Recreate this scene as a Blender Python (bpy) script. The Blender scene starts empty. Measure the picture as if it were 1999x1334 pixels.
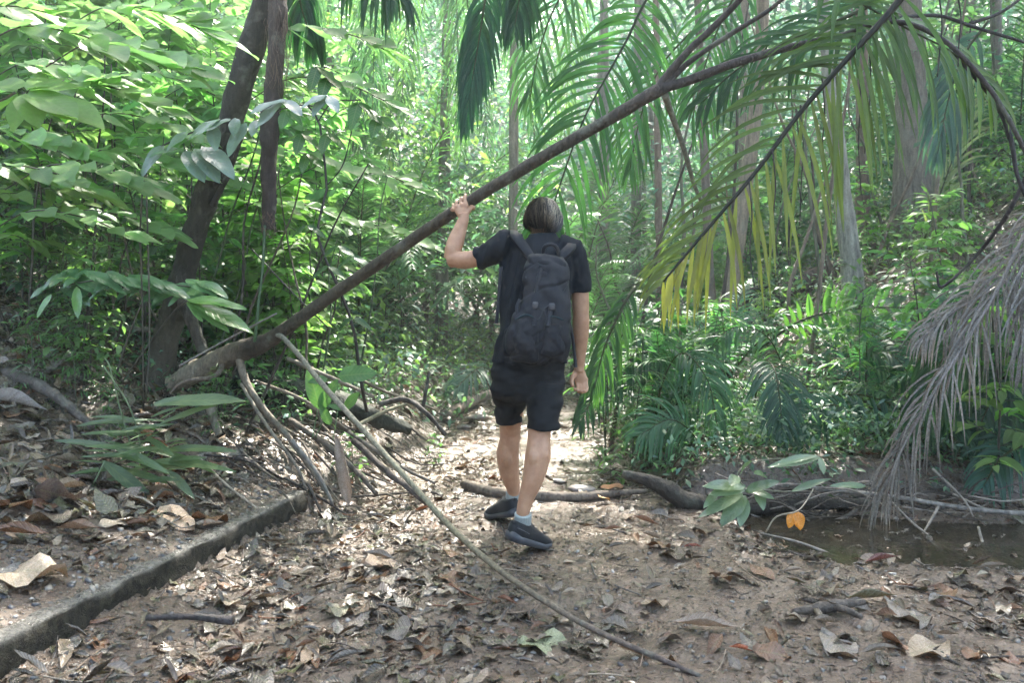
import bpy, math, random
import numpy as np
from mathutils import Vector, Matrix, noise as mnoise
R = math.radians
random.seed(7); RNG = np.random.default_rng(11)
S = bpy.context.scene
COL = S.collection

# ------------------------------------------------------------------ camera, world, sun
FPX, HORY, CX, CAMZ = 1555.0, 600.0, 999.5, 1.16
cd = bpy.data.cameras.new("camera"); cam = bpy.data.objects.new("camera", cd); COL.objects.link(cam)
cam.location = (0, 0, CAMZ); cam.rotation_euler = (R(90), 0, 0)
cd.sensor_width = 36; cd.lens = FPX / 1999 * 36; cd.shift_y = -(667 - HORY) / 1999
cd.clip_start = 0.05; cd.clip_end = 400
cd.dof.use_dof = True; cd.dof.focus_distance = 4.0; cd.dof.aperture_fstop = 5.6
S.camera = cam
SUN_EL, SUN_AZ = R(52), R(14)      # sun ahead of the camera, a little to the right
W = bpy.data.worlds.new("World"); S.world = W; W.use_nodes = True
nt = W.node_tree; bg = nt.nodes["Background"]
sk = nt.nodes.new("ShaderNodeTexSky"); sk.sky_type = 'NISHITA'; sk.sun_disc = False
sk.sun_elevation = SUN_EL; sk.sun_rotation = SUN_AZ; sk.air_density = 1.0; sk.dust_density = 4.0; sk.ozone_density = 0.6
nt.links.new(sk.outputs[0], bg.inputs[0]); bg.inputs[1].default_value = 0.15
sd = bpy.data.lights.new("sun", 'SUN'); sd.energy = 3.7; sd.angle = R(0.6); sd.color = (1, .95, .86)
so = bpy.data.objects.new("sun", sd); COL.objects.link(so)
sdir = Vector((math.sin(SUN_AZ) * math.cos(SUN_EL), math.cos(SUN_AZ) * math.cos(SUN_EL), math.sin(SUN_EL)))
so.rotation_euler = sdir.to_track_quat('Z', 'Y').to_euler()
S.view_settings.view_transform = 'Standard'; S.view_settings.look = 'None'
S.view_settings.exposure = 2.72; S.view_settings.gamma = 1.0
cy = S.cycles
cy.max_bounces = 8; cy.diffuse_bounces = 5; cy.glossy_bounces = 2; cy.transmission_bounces = 5; cy.transparent_max_bounces = 6
cy.use_denoising = True; cy.caustics_reflective = False; cy.caustics_refractive = False
cy.sample_clamp_indirect = 6; cy.use_adaptive_sampling = True; cy.adaptive_threshold = 0.02

# ------------------------------------------------------------------ helpers
def P(px, py, Y):
    return Vector(((px - CX) / FPX * Y, Y, CAMZ - (py - HORY) / FPX * Y))

def vn(x, y, s=0):
    """vectorised 2-d value noise, -1..1"""
    x = np.asarray(x, float); y = np.asarray(y, float)
    xi = np.floor(x).astype(np.int64); yi = np.floor(y).astype(np.int64); fx = x - xi; fy = y - yi
    fx = fx * fx * (3 - 2 * fx); fy = fy * fy * (3 - 2 * fy)
    def hsh(a, b):
        n = (a * 374761393 + b * 668265263 + s * 1442695041) & 0xffffffff
        n = ((n ^ (n >> 13)) * 1274126177) & 0xffffffff
        return ((n ^ (n >> 16)) & 0xffff) / 32767.5 - 1
    return (hsh(xi, yi) * (1 - fx) + hsh(xi + 1, yi) * fx) * (1 - fy) + (hsh(xi, yi + 1) * (1 - fx) + hsh(xi + 1, yi + 1) * fx) * fy
def ss(t): t = np.clip(t, 0, 1); return t * t * (3 - 2 * t)
def unit(a): return a / np.maximum(np.linalg.norm(a, axis=-1, keepdims=True), 1e-9)
def smooth_path(pts, n):
    """Catmull-Rom through the points -> (n,3)"""
    p = np.array([list(q) for q in pts], float)
    if len(p) == 2: return p[0] + (p[1] - p[0]) * np.linspace(0, 1, n)[:, None]
    q = np.vstack([2 * p[0] - p[1], p, 2 * p[-1] - p[-2]]); m = len(p) - 1
    out = []
    for t in np.linspace(0, m - 1e-6, n):
        i = int(t); f = t - i; a, b, c, d = q[i], q[i + 1], q[i + 2], q[i + 3]
        out.append(.5 * (2 * b + (c - a) * f + (2 * a - 5 * b + 4 * c - d) * f * f + (3 * b - a - 3 * c + d) * f ** 3))
    return np.array(out)

class MB:
    def __init__(s): s.V = []; s.F = []; s.C = []; s.U = []; s.n = 0
    def add(s, V, F, col=(.5, .5, .5), uv=None):
        V = np.asarray(V, float); F = np.asarray(F, np.int64)
        s.V.append(V); s.F.append(F + s.n)
        c = np.asarray(col, float)
        s.C.append(np.broadcast_to(c, (len(V), 3)) if c.ndim == 1 else c)
        s.U.append(np.zeros((len(V), 2)) if uv is None else uv); s.n += len(V)
    def scatter(s, tm, Rm, T, cols):
        V, F, UV = tm; k = len(T); n = len(V)
        VV = np.einsum('kij,nj->kni', Rm, V) + T[:, None, :]
        FF = F[None] + (np.arange(k) * n)[:, None, None]
        s.add(VV.reshape(-1, 3), FF.reshape(-1, F.shape[1]), np.repeat(cols, n, 0), np.tile(UV, (k, 1)))
    def tube(s, pts, rad, seg=8, col=(.5, .5, .5), n=None, rough=0.0, cap=True, ry=None):
        p = smooth_path(pts, n) if n else np.array([list(q) for q in pts], float); m = len(p)
        r = np.interp(np.linspace(0, 1, m), np.linspace(0, 1, len(rad)), rad) if np.ndim(rad) else np.full(m, rad)
        T = unit(np.gradient(p, axis=0)); N = np.zeros_like(p)
        ref = np.array([0, 1, 0.]) if abs(T[0][1]) < .8 else np.array([1., 0, 0])
        N[0] = unit(np.cross(T[0], ref))
        for i in range(1, m): N[i] = unit(N[i - 1] - T[i] * (N[i - 1] @ T[i]))
        B = np.cross(T, N); a = np.linspace(0, 2 * math.pi, seg, endpoint=False)
        rr = np.repeat(r[:, None], seg, 1)
        if rough: rr = rr * (1 + rough * vn(np.repeat(np.arange(m)[:, None] * .55, seg, 1) + p[0, 0] * 7, np.repeat((a * 1.6)[None], m, 0), 3) + rough * .6 * vn(np.repeat(np.arange(m)[:, None] * 1.7, seg, 1), np.repeat((a * 4)[None], m, 0), 5))
        V = p[:, None, :] + rr[:, :, None] * (np.cos(a)[None, :, None] * N[:, None, :] + np.sin(a)[None, :, None] * B[:, None, :])
        i = np.arange(m - 1)[:, None]; j = np.arange(seg)[None]; j2 = (j + 1) % seg
        F = np.stack([i * seg + j, i * seg + j2, (i + 1) * seg + j2, (i + 1) * seg + j], -1).reshape(-1, 4)
        ln = np.concatenate([[0], np.cumsum(np.linalg.norm(np.diff(p, axis=0), axis=1))])
        uv = np.stack([np.repeat((np.arange(seg) / seg)[None], m, 0), np.repeat(ln[:, None], seg, 1)], -1).reshape(-1, 2)
        V = V.reshape(-1, 3)
        if cap:
            c0 = len(V); V = np.vstack([V, p[0], p[-1]]); uv = np.vstack([uv, [.5, 0], [.5, ln[-1]]])
            j = np.arange(0, seg, 2); k1 = (j + 1) % seg; k2 = (j + 2) % seg
            F = np.vstack([F, np.stack([np.full_like(j, c0), k2, k1, j], -1), np.stack([np.full_like(j, c0 + 1), (m - 1) * seg + j, (m - 1) * seg + k1, (m - 1) * seg + k2], -1)])
        c = np.asarray(col, float)
        if c.ndim == 2:
            c = np.stack([np.interp(np.linspace(0, 1, m), np.linspace(0, 1, len(c)), c[:, q]) for q in range(3)], -1)
            c = np.repeat(c, seg, 0)
            if cap: c = np.vstack([c, c[0], c[-1]])
        s.add(V, F, c, uv); return p
    def build(s, name, mat, parent=None, smooth=True):
        V = np.concatenate(s.V); C = np.concatenate(s.C); U = np.concatenate(s.U)
        me = bpy.data.meshes.new(name); me.vertices.add(len(V)); me.vertices.foreach_set('co', V.ravel())
        L = np.concatenate([f.ravel() for f in s.F]); ct = np.concatenate([np.full(len(f), f.shape[1]) for f in s.F])
        me.loops.add(len(L)); me.loops.foreach_set('vertex_index', L)
        me.polygons.add(len(ct)); st = np.concatenate([[0], np.cumsum(ct)[:-1]])
        me.polygons.foreach_set('loop_start', st)
        if smooth: me.polygons.foreach_set('use_smooth', np.ones(len(ct), bool))
        a = me.attributes.new('Col', 'FLOAT_COLOR', 'POINT'); a.data.foreach_set('color', np.hstack([C, np.ones((len(C), 1))]).ravel())
        u = me.uv_layers.new(name='UVMap'); u.data.foreach_set('uv', U[L].ravel())
        me.update(calc_edges=True); me.validate()
        me.materials.append(mat)
        o = bpy.data.objects.new(name, me); COL.objects.link(o)
        if parent: o.parent = parent
        return o

def tag(o, label=None, cat=None, group=None, kind=None):
    if label: o['label'] = label
    if cat: o['category'] = cat
    if group: o['group'] = group
    if kind: o['kind'] = kind
    return o
def thing(name, loc, label, cat, group=None):
    o = bpy.data.objects.new(name, None); COL.objects.link(o); o.location = loc; o.empty_display_size = .1
    return tag(o, label, cat, group)
def adopt(root, o):
    """parent a mesh modelled in world space to its thing's base"""
    o.parent = root; o.matrix_parent_inverse = Matrix.Translation(-root.location); return o
def copy_thing(root, loc, rz, sc=1, label=None, group=None):
    r = root.copy(); COL.objects.link(r); r.location = loc; r.rotation_euler = (0, 0, rz); r.scale = (sc,) * 3
    if label: r['label'] = label
    if group: r['group'] = group
    for ch in root.children:
        c = ch.copy(); COL.objects.link(c); c.parent = r
        for g in ch.children:
            d = g.copy(); COL.objects.link(d); d.parent = c
    return r

# ------------------------------------------------------------------ materials
def newmat(name):
    m = bpy.data.materials.new(name); m.use_nodes = True; m.node_tree.nodes.clear(); return m, m.node_tree
def nd(nt, t, **k):
    n = nt.nodes.new(t)
    for a, b in k.items():
        if a.startswith('i_'): n.inputs[a[2:].replace('_', ' ')].default_value = b
        else: setattr(n, a, b)
    return n
def mathn(nt, op, a, b=None, c=None):
    n = nt.nodes.new('ShaderNodeMath'); n.operation = op
    for i, v in enumerate((a, b, c)):
        if v is None: continue
        if hasattr(v, 'links'): nt.links.new(v, n.inputs[i])
        else: n.inputs[i].default_value = v
    return n.outputs[0]
def mixc(nt, f, a, b, mode='MIX'):
    n = nt.nodes.new('ShaderNodeMix'); n.data_type = 'RGBA'; n.blend_type = mode
    for v, i in ((f, 0), (a, 6), (b, 7)):
        if hasattr(v, 'links'): nt.links.new(v, n.inputs[i])
        else: n.inputs[i].default_value = v if i == 0 else (*v, 1)
    return n.outputs[2]
def noise_n(nt, scale, detail=4, vec=None, rough=.6):
    n = nd(nt, 'ShaderNodeTexNoise'); n.inputs['Scale'].default_value = scale; n.inputs['Detail'].default_value = detail; n.inputs['Roughness'].default_value = rough
    if vec is not None: nt.links.new(vec, n.inputs['Vector'])
    return n.outputs['Fac']
def ramp(nt, f, stops):
    n = nd(nt, 'ShaderNodeValToRGB'); e = n.color_ramp.elements
    while len(e) < len(stops): e.new(.5)
    for q, (p, c) in zip(e, stops): q.position = p; q.color = (*c, 1) if len(c) == 3 else c
    nt.links.new(f, n.inputs[0]); return n.outputs[0]
def vecs(nt, mapping=None, kind='Object'):
    t = nd(nt, 'ShaderNodeTexCoord').outputs[kind]
    if mapping:
        m = nd(nt, 'ShaderNodeMapping'); m.inputs['Scale'].default_value = mapping; nt.links.new(t, m.inputs[0]); return m.outputs[0]
    return t

def leaf_mat(name, trans=.45, rough=.38, tcol=(1.4, 1.6, .75), veins=.3, spec=.5, vary=.35, bump=.25):
    m, nt = newmat(name); L = nt.links.new
    out = nd(nt, 'ShaderNodeOutputMaterial'); pb = nd(nt, 'ShaderNodeBsdfPrincipled'); tr = nd(nt, 'ShaderNodeBsdfTranslucent'); mx = nd(nt, 'ShaderNodeMixShader')
    at = nd(nt, 'ShaderNodeAttribute', attribute_name='Col').outputs['Color']
    oi = nd(nt, 'ShaderNodeObjectInfo').outputs['Random']
    uv = nd(nt, 'ShaderNodeUVMap').outputs[0]; sp = nd(nt, 'ShaderNodeSeparateXYZ'); L(uv, sp.inputs[0])
    # side veins slant from the midrib, plus the pale midrib itself
    u = mathn(nt, 'ABSOLUTE', mathn(nt, 'SUBTRACT', sp.outputs[0], .5))
    ph = mathn(nt, 'MULTIPLY', mathn(nt, 'SUBTRACT', sp.outputs[1], mathn(nt, 'MULTIPLY', u, .35)), 62.0)
    vv = mathn(nt, 'POWER', mathn(nt, 'MULTIPLY_ADD', mathn(nt, 'SINE', ph), .5, .5), 6.0)
    mid = mathn(nt, 'LESS_THAN', u, .035)
    vf = mathn(nt, 'MULTIPLY', mathn(nt, 'MAXIMUM', mathn(nt, 'MULTIPLY', vv, .6), mid), veins)
    nz = noise_n(nt, 9, 3, vecs(nt)); nz2 = noise_n(nt, 60, 3, vecs(nt))
    val = mathn(nt, 'MULTIPLY_ADD', nz, vary * 1.6, 1 - vary * .8)
    val = mathn(nt, 'MULTIPLY', val, mathn(nt, 'MULTIPLY_ADD', oi, vary * .8, 1 - vary * .4))
    val = mathn(nt, 'MULTIPLY', val, mathn(nt, 'MULTIPLY_ADD', nz2, .3, .85))
    cc = nd(nt, 'ShaderNodeVectorMath', operation='SCALE'); L(at, cc.inputs[0]); L(val, cc.inputs[3])
    c2 = mixc(nt, vf, cc.outputs[0], (.30, .36, .16))
    L(c2, pb.inputs['Base Color']); pb.inputs['Roughness'].default_value = rough
    L(mathn(nt, 'MULTIPLY_ADD', nz2, .35, rough - .17), pb.inputs['Roughness']); pb.inputs['Specular IOR Level'].default_value = spec
    tc = mixc(nt, 1.0, c2, tcol, 'MULTIPLY')
    L(tc, tr.inputs[0])
    if bump:
        b = nd(nt, 'ShaderNodeBump'); b.inputs['Strength'].default_value = bump; b.inputs['Distance'].default_value = .004
        L(mathn(nt, 'ADD', mathn(nt, 'MULTIPLY', vv, -.5), nz2), b.inputs['Height']); L(b.outputs[0], pb.inputs['Normal'])
    mx.inputs[0].default_value = trans; L(pb.outputs[0], mx.inputs[1]); L(tr.outputs[0], mx.inputs[2]); L(mx.outputs[0], out.inputs[0])
    return m
def bark_mat(name, rough=.8, bump=.6, spots=(.22, .24, .18), spotf=.35, stretch=(26, 26, 5), dist=.01, gain=1.0):
    m, nt = newmat(name); L = nt.links.new
    out = nd(nt, 'ShaderNodeOutputMaterial'); pb = nd(nt, 'ShaderNodeBsdfPrincipled')
    at = nd(nt, 'ShaderNodeAttribute', attribute_name='Col').outputs['Color']
    n1 = noise_n(nt, 1, 6, vecs(nt, stretch), .65); n2 = noise_n(nt, 7, 5, vecs(nt)); n3 = noise_n(nt, 45, 4, vecs(nt))
    v = mathn(nt, 'MULTIPLY', mathn(nt, 'MULTIPLY_ADD', n1, 2.6, -.3), mathn(nt, 'MULTIPLY_ADD', n3, .8, .6))
    cc = nd(nt, 'ShaderNodeVectorMath', operation='SCALE'); L(at, cc.inputs[0]); L(mathn(nt, 'MULTIPLY', v, gain), cc.inputs[3])
    sf = mathn(nt, 'MULTIPLY', mathn(nt, 'SMOOTH_MIN', mathn(nt, 'MAXIMUM', mathn(nt, 'MULTIPLY_ADD', n2, 8, -4.5), 0), 1, .1), spotf)
    L(mixc(nt, sf, cc.outputs[0], spots), pb.inputs['Base Color']); pb.inputs['Roughness'].default_value = rough
    b = nd(nt, 'ShaderNodeBump'); b.inputs['Strength'].default_value = bump; b.inputs['Distance'].default_value = dist
    L(mathn(nt, 'ADD', n1, mathn(nt, 'MULTIPLY', n3, .5)), b.inputs['Height']); L(b.outputs[0], pb.inputs['Normal'])
    L(pb.outputs[0], out.inputs[0]); return m
def cloth_mat(name, col, rough=.85, weave=900, sheen=.15, vary=.25):
    m, nt = newmat(name); L = nt.links.new
    out = nd(nt, 'ShaderNodeOutputMaterial'); pb = nd(nt, 'ShaderNodeBsdfPrincipled')
    n1 = noise_n(nt, 14, 4, vecs(nt)); n2 = noise_n(nt, weave, 2, vecs(nt)); n3 = noise_n(nt, 60, 4, vecs(nt))
    v = mathn(nt, 'MULTIPLY', mathn(nt, 'MULTIPLY_ADD', n1, vary * 2, 1 - vary), mathn(nt, 'MULTIPLY_ADD', n2, .7, .65))
    cc = nd(nt, 'ShaderNodeVectorMath', operation='SCALE'); cc.inputs[0].default_value = col; L(v, cc.inputs[3])
    L(cc.outputs[0], pb.inputs['Base Color']); pb.inputs['Roughness'].default_value = rough
    pb.inputs['Sheen Weight'].default_value = sheen; pb.inputs['Sheen Roughness'].default_value = .5
    pb.inputs['Specular IOR Level'].default_value = .3
    b = nd(nt, 'ShaderNodeBump'); b.inputs['Strength'].default_value = .35; b.inputs['Distance'].default_value = .002
    L(mathn(nt, 'ADD', n2, n3), b.inputs['Height']); L(b.outputs[0], pb.inputs['Normal'])
    L(pb.outputs[0], out.inputs[0]); return m

M_leaf = leaf_mat('green_leaf', rough=.33, spec=.6)
M_lime = leaf_mat('young_green_leaf', trans=.6, tcol=(1.12, 1.4, .8), veins=.25, rough=.4, spec=.35)
M_far = leaf_mat('haze_tinted_leaf', trans=.5, tcol=(.9, 1.25, 1.05), veins=0, bump=0)  # cool transmission tint paints some haze into the far leaves
M_palm = leaf_mat('palm_leaflet', trans=.48, rough=.36, spec=.45, veins=.12, tcol=(1.4, 1.7, .7), vary=.3)
M_dead = leaf_mat('dead_leaf', trans=.10, rough=.26, tcol=(1.1, .8, .5), veins=.16, vary=.6, spec=.85, bump=.8)
M_bark = bark_mat('bark', bump=1.0, dist=.02)
M_smooth = bark_mat('smooth_bark', rough=.75, bump=1.0, stretch=(60, 60, 18), dist=.012, spotf=.45)
M_stem = bark_mat('green_stem', rough=.5, bump=.15, spotf=.1, dist=.003)

# ------------------------------------------------------------------ the ground
def kx(y): return np.interp(y, [-10, 2.445, 4.39, 4.7, 5.2, 6.5, 8.5, 10.6, 14, 40], [-3.4, -1.57, -1.155, -1.0, -.8, -.58, -.72, -.30, .1, 1.5])
def rx(y): return np.interp(y, [4.6, 5, 6, 8, 12, 40], [.9, .95, .75, .8, 1.3, 3.5])
def hgt(x, y, fine=True):
    x = np.asarray(x, float); y = np.asarray(y, float)
    d = kx(y) - x
    near = ss((4.75 - y) / .35)
    step = .125 * ss(d / .03 + .5) * near + .20 * ss(d / .5) * (1 - near)
    z = step + .27 * np.maximum(d, 0) + .22 * np.maximum(d - 1.4, 0) + .2 * np.maximum(d - 3.2, 0) - .35 * np.maximum(d - 11, 0)
    e = x - rx(y); f = ss((y - 4.72) / .22) * ss(e / .3); g = ss((y - 5.2) / 3.0)
    z = z + .21 * f + .52 * np.maximum(e - .5, 0) * g - .3 * np.maximum(e - 9, 0) * g
    cy_ = np.interp(x, [1.1, 3.2, 5], [4.46, 4.0, 3.8])
    z = z - .15 * np.exp(-((y - cy_ + .13) / .47) ** 4) * ss((x - 1.1) / .5)
    z = z + .05 * np.maximum(y - 14, 0) + .85 * np.maximum(y - 29, 0) - .87 * np.maximum(y - 56, 0)  # steep far rise is an added backdrop hill that blocks the bright sky
    z = z + .035 * np.exp(-((d + .03) / .13) ** 2) * (d < .0) * near + .018 * vn(x * 2.1, y * 2.1, 1) + .06 * vn(x * .6, y * .6, 9) * ss((np.abs(x) - 1.2) / 2)
    if fine: z = z + .012 * vn(x * 7, y * 7, 2) + .006 * vn(x * 19, y * 19, 4) + .0025 * vn(x * 47, y * 47, 6)
    return z
def H(x, y): return float(hgt(x, y))

def axis(lo, a, b, hi, fine):
    mid = np.arange(a, b, fine); up = [b]; st = fine
    while up[-1] < hi: st *= 1.13; up.append(up[-1] + min(st, 3))
    dn = [a]; st = fine
    while dn[-1] > lo: st *= 1.13; dn.append(dn[-1] - min(st, 3))
    return np.concatenate([dn[:0:-1], mid, up])
gx = axis(-60, -3.6, 4.2, 60, .02); gy = axis(-25, 2.2, 7.5, 95, .02)
X, Y = np.meshgrid(gx, gy); Z = hgt(X, Y)
nx, ny = len(gx), len(gy)
i, j = np.meshgrid(np.arange(nx - 1), np.arange(ny - 1)); q = (j * nx + i).ravel()
sand = np.maximum(ss(1.5 - np.hypot((X - 1.15) / .75, (Y - 3.15) / .55) + .4 * vn(X * 3, Y * 3, 41)), np.maximum(.8 * ss(1.4 - np.hypot((X - .45) / .4, (Y - 3.9) / .9) + .5 * vn(X * 3, Y * 3, 42)), .7 * ss(1.3 - np.abs(X + .1) / .5) * ss((Y - 4.5) / 1)))
g = MB(); g.add(np.stack([X, Y, Z], -1).reshape(-1, 3), np.stack([q, q + 1, q + nx + 1, q + nx], -1), np.repeat(sand.reshape(-1, 1), 3, 1))
m, nt = newmat('muddy_ground'); L = nt.links.new
out = nd(nt, 'ShaderNodeOutputMaterial'); pb = nd(nt, 'ShaderNodeBsdfPrincipled'); tc = vecs(nt)
n1 = noise_n(nt, 1.3, 5, tc); n2 = noise_n(nt, 9, 6, tc); n3 = noise_n(nt, 70, 5, tc); n4 = noise_n(nt, 240, 3, tc)
c = ramp(nt, n2, [(.25, (.035, .024, .016)), (.5, (.09, .064, .044)), (.75, (.18, .135, .095))])
c = mixc(nt, mathn(nt, 'MULTIPLY', n1, .9), c, (.15, .105, .07))
at = nd(nt, 'ShaderNodeAttribute', attribute_name='Col').outputs['Fac']
c = mixc(nt, mathn(nt, 'MULTIPLY', at, .85), c, ramp(nt, n2, [(.3, (.12, .085, .056)), (.65, (.225, .165, .115))]))
c = mixc(nt, 1.0, c, ramp(nt, n3, [(.3, (.55, .55, .57)), (.7, (1.3, 1.27, 1.25))]), 'MULTIPLY')
c = mixc(nt, ramp(nt, n4, [(.62, (0, 0, 0)), (.7, (.6, .6, .6))]), c, (.38, .33, .27))
L(c, pb.inputs['Base Color'])
L(mathn(nt, 'MULTIPLY', ramp(nt, n2, [(.35, (.10, .10, .10)), (.65, (.42, .42, .42))]), mathn(nt, 'MULTIPLY_ADD', at, -.35, 1.0)), pb.inputs['Roughness']); pb.inputs['Specular IOR Level'].default_value = .8
b = nd(nt, 'ShaderNodeBump'); b.inputs['Strength'].default_value = .8; b.inputs['Distance'].default_value = .012
L(mathn(nt, 'ADD', mathn(nt, 'ADD', n3, mathn(nt, 'MULTIPLY', n4, .4)), mathn(nt, 'MULTIPLY', n2, 1.2)), b.inputs['Height']); L(b.outputs[0], pb.inputs['Normal'])
L(pb.outputs[0], out.inputs[0]); M_ground = m
ground = g.build('ground', M_ground); tag(ground, 'muddy forest floor with a worn sandy path rising to banks', kind='structure')

# still dark puddle of the little stream
g = MB(); a = np.linspace(0, 2 * math.pi, 40, endpoint=False)
wx = np.linspace(1.15, 5.2, 40); V = []
for x_ in wx:
    c_ = np.interp(x_, [1.1, 3.2, 5], [4.46, 4.0, 3.8]); V += [(x_, c_ - .8, -.048), (x_, c_ + .45, -.048)]
k = np.arange(39) * 2; g.add(V, np.stack([k, k + 2, k + 3, k + 1], -1))
m, nt = newmat('stream_water'); L = nt.links.new
out = nd(nt, 'ShaderNodeOutputMaterial'); pb = nd(nt, 'ShaderNodeBsdfPrincipled')
pb.inputs['Base Color'].default_value = (.045, .036, .022, 1); pb.inputs['Roughness'].default_value = .02; pb.inputs['Alpha'].default_value = .85
b = nd(nt, 'ShaderNodeBump'); b.inputs['Strength'].default_value = .25; b.inputs['Distance'].default_value = .01
L(noise_n(nt, 14, 3, vecs(nt)), b.inputs['Height']); L(b.outputs[0], pb.inputs['Normal']); L(pb.outputs[0], out.inputs[0])
tag(g.build('water', m), 'narrow dark puddle of stream water below the right bank', kind='structure')

# ------------------------------------------------------------------ concrete kerb along the left of the path
def kerb_piece(y0, y1, w, ztop, name, label, n=120, kf=None):
    mb = MB(); ys = np.linspace(y0, y1, n); prof = [(-w, -.25), (-w, ztop - .012), (-w + .012, ztop), (-.04, ztop + .002), (-.012, ztop - .003), (0, ztop - .016), (.004, ztop - .05), (.0, ztop - .09), (.004, ztop - .13), (0, -.25)]
    V = []
    for ii, y_ in enumerate(ys):
        xk = kf(y_)
        for jj, (u, z_) in enumerate(prof):
            if 0 < jj < len(prof) - 1:
                u += .012 * vn(y_ * 9, jj * 3.7, 3) + .004 * vn(y_ * 40, jj * 2.3, 8); z_ += .006 * vn(y_ * 11, jj * 1.9 + 50, 4) + .003 * vn(y_ * 45, jj, 7)
            V.append((xk + .015 + u, y_, z_))
    p_ = len(prof); ii, jj = np.meshgrid(np.arange(n - 1), np.arange(p_ - 1), indexing='ij'); q = (ii * p_ + jj).ravel()
    mb.add(V, np.stack([q, q + 1, q + p_ + 1, q + p_], -1))
    e = (n - 1) * p_; mb.add(np.array(V)[e:e + p_], [[0, 1, 8, 9], [1, 2, 7, 8], [2, 3, 6, 7], [3, 4, 5, 6]])
    mb.add(np.array(V)[:p_], [[9, 8, 1, 0], [8, 7, 2, 1], [7, 6, 3, 2], [6, 5, 4, 3]])
    return tag(mb.build(name, M_conc), label, 'kerb')
m, nt = newmat('wet_mossy_concrete'); L = nt.links.new
out = nd(nt, 'ShaderNodeOutputMaterial'); pb = nd(nt, 'ShaderNodeBsdfPrincipled'); tc = vecs(nt)
n1 = noise_n(nt, 4, 5, tc); n2 = noise_n(nt, 35, 5, tc); n3 = noise_n(nt, 150, 3, tc)
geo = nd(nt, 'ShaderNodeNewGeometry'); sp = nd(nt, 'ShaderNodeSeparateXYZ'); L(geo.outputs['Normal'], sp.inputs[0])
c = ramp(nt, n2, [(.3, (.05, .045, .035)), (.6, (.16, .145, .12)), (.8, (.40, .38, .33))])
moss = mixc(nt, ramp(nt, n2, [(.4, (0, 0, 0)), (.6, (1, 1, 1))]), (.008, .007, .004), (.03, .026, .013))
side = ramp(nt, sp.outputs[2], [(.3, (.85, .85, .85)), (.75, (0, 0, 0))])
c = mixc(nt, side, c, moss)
c = mixc(nt, mathn(nt, 'MULTIPLY', ramp(nt, n3, [(.6, (0, 0, 0)), (.7, (.7, .7, .7))]), ramp(nt, sp.outputs[2], [(.4, (.12, .12, .12)), (.8, (1, 1, 1))])), c, (.30, .28, .24))  # pale flecks on upward faces put wet glitter into the colour
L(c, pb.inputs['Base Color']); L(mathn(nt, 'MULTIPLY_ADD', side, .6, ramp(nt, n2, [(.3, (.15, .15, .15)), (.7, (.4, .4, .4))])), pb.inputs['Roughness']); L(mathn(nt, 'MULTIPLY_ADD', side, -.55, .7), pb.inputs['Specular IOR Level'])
b = nd(nt, 'ShaderNodeBump'); b.inputs['Strength'].default_value = .9; b.inputs['Distance'].default_value = .008
L(mathn(nt, 'ADD', n2, n3), b.inputs['Height']); L(b.outputs[0], pb.inputs['Normal']); L(pb.outputs[0], out.inputs[0]); M_conc = m
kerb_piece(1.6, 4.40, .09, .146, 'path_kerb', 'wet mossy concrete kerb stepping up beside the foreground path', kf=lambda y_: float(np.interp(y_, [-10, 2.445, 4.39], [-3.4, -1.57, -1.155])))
mb = MB(); mb.tube([P(868, 812, 8.1), P(905, 794, 8.7), P(962, 766, 9.8)], [.06, .055, .055], 8, (.26, .2, .16), 14, .1)
tag(mb.build('edging_timber', M_bark), 'grey timber edging the path in the distance left of the hiker', 'timber')

# ------------------------------------------------------------------ leaf shapes
def leaf_t(L_=1., W_=.38, rows=6, fold=.12, droop=.25, curl=0., wave=0., sharp=.75, wid=.42, twist=0, cols=3, seed=0):
    t = np.linspace(0, 1, rows + 1)
    w = W_ / 2 * (np.sin(math.pi * np.clip(t, .0, 1) ** (math.log(.5) / math.log(wid))) ** sharp); w[0] = .012 * L_; w[-1] = .004 * L_
    us = np.linspace(-1, 1, cols); V = []; UV = []
    for ti, wi in zip(t, w):
        for u in us:
            xx = u * wi; zz = fold * abs(xx) - droop * L_ * ti * ti + wave * W_ * math.sin(ti * 9 + u * 2 + seed) * abs(u)
            if curl: a_ = curl * u * math.sin(math.pi * ti); xx = math.sin(a_) / curl * wi * 1.0 if abs(curl) > 1e-3 else xx; zz += (1 - math.cos(a_)) / curl * wi
            if twist: a_ = twist * ti; xx, zz = xx * math.cos(a_), zz + xx * math.sin(a_)
            V.append((xx, ti * L_ * (1 - .15 * droop * ti), zz)); UV.append(((u + 1) / 2, ti))
    F = []
    for r_ in range(rows):
        for c_ in range(cols - 1): a_ = r_ * cols + c_; F.append((a_, a_ + 1, a_ + cols + 1, a_ + cols))
    return np.array(V), np.array(F), np.array(UV)
def frames(yd, up):
    """rotation matrices with +Y along yd and +Z near up"""
    y_ = unit(yd); x_ = unit(np.cross(y_, up)); z_ = np.cross(x_, y_)
    return np.stack([x_, y_, z_], -1)
def cvar(base, n, v=.25, hue=.12):
    b_ = np.array(base)[None] * (1 + v * RNG.uniform(-1, 1, (n, 1))); return np.clip(b_ * (1 + hue * RNG.uniform(-1, 1, (n, 3))), 0, 1)

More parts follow.
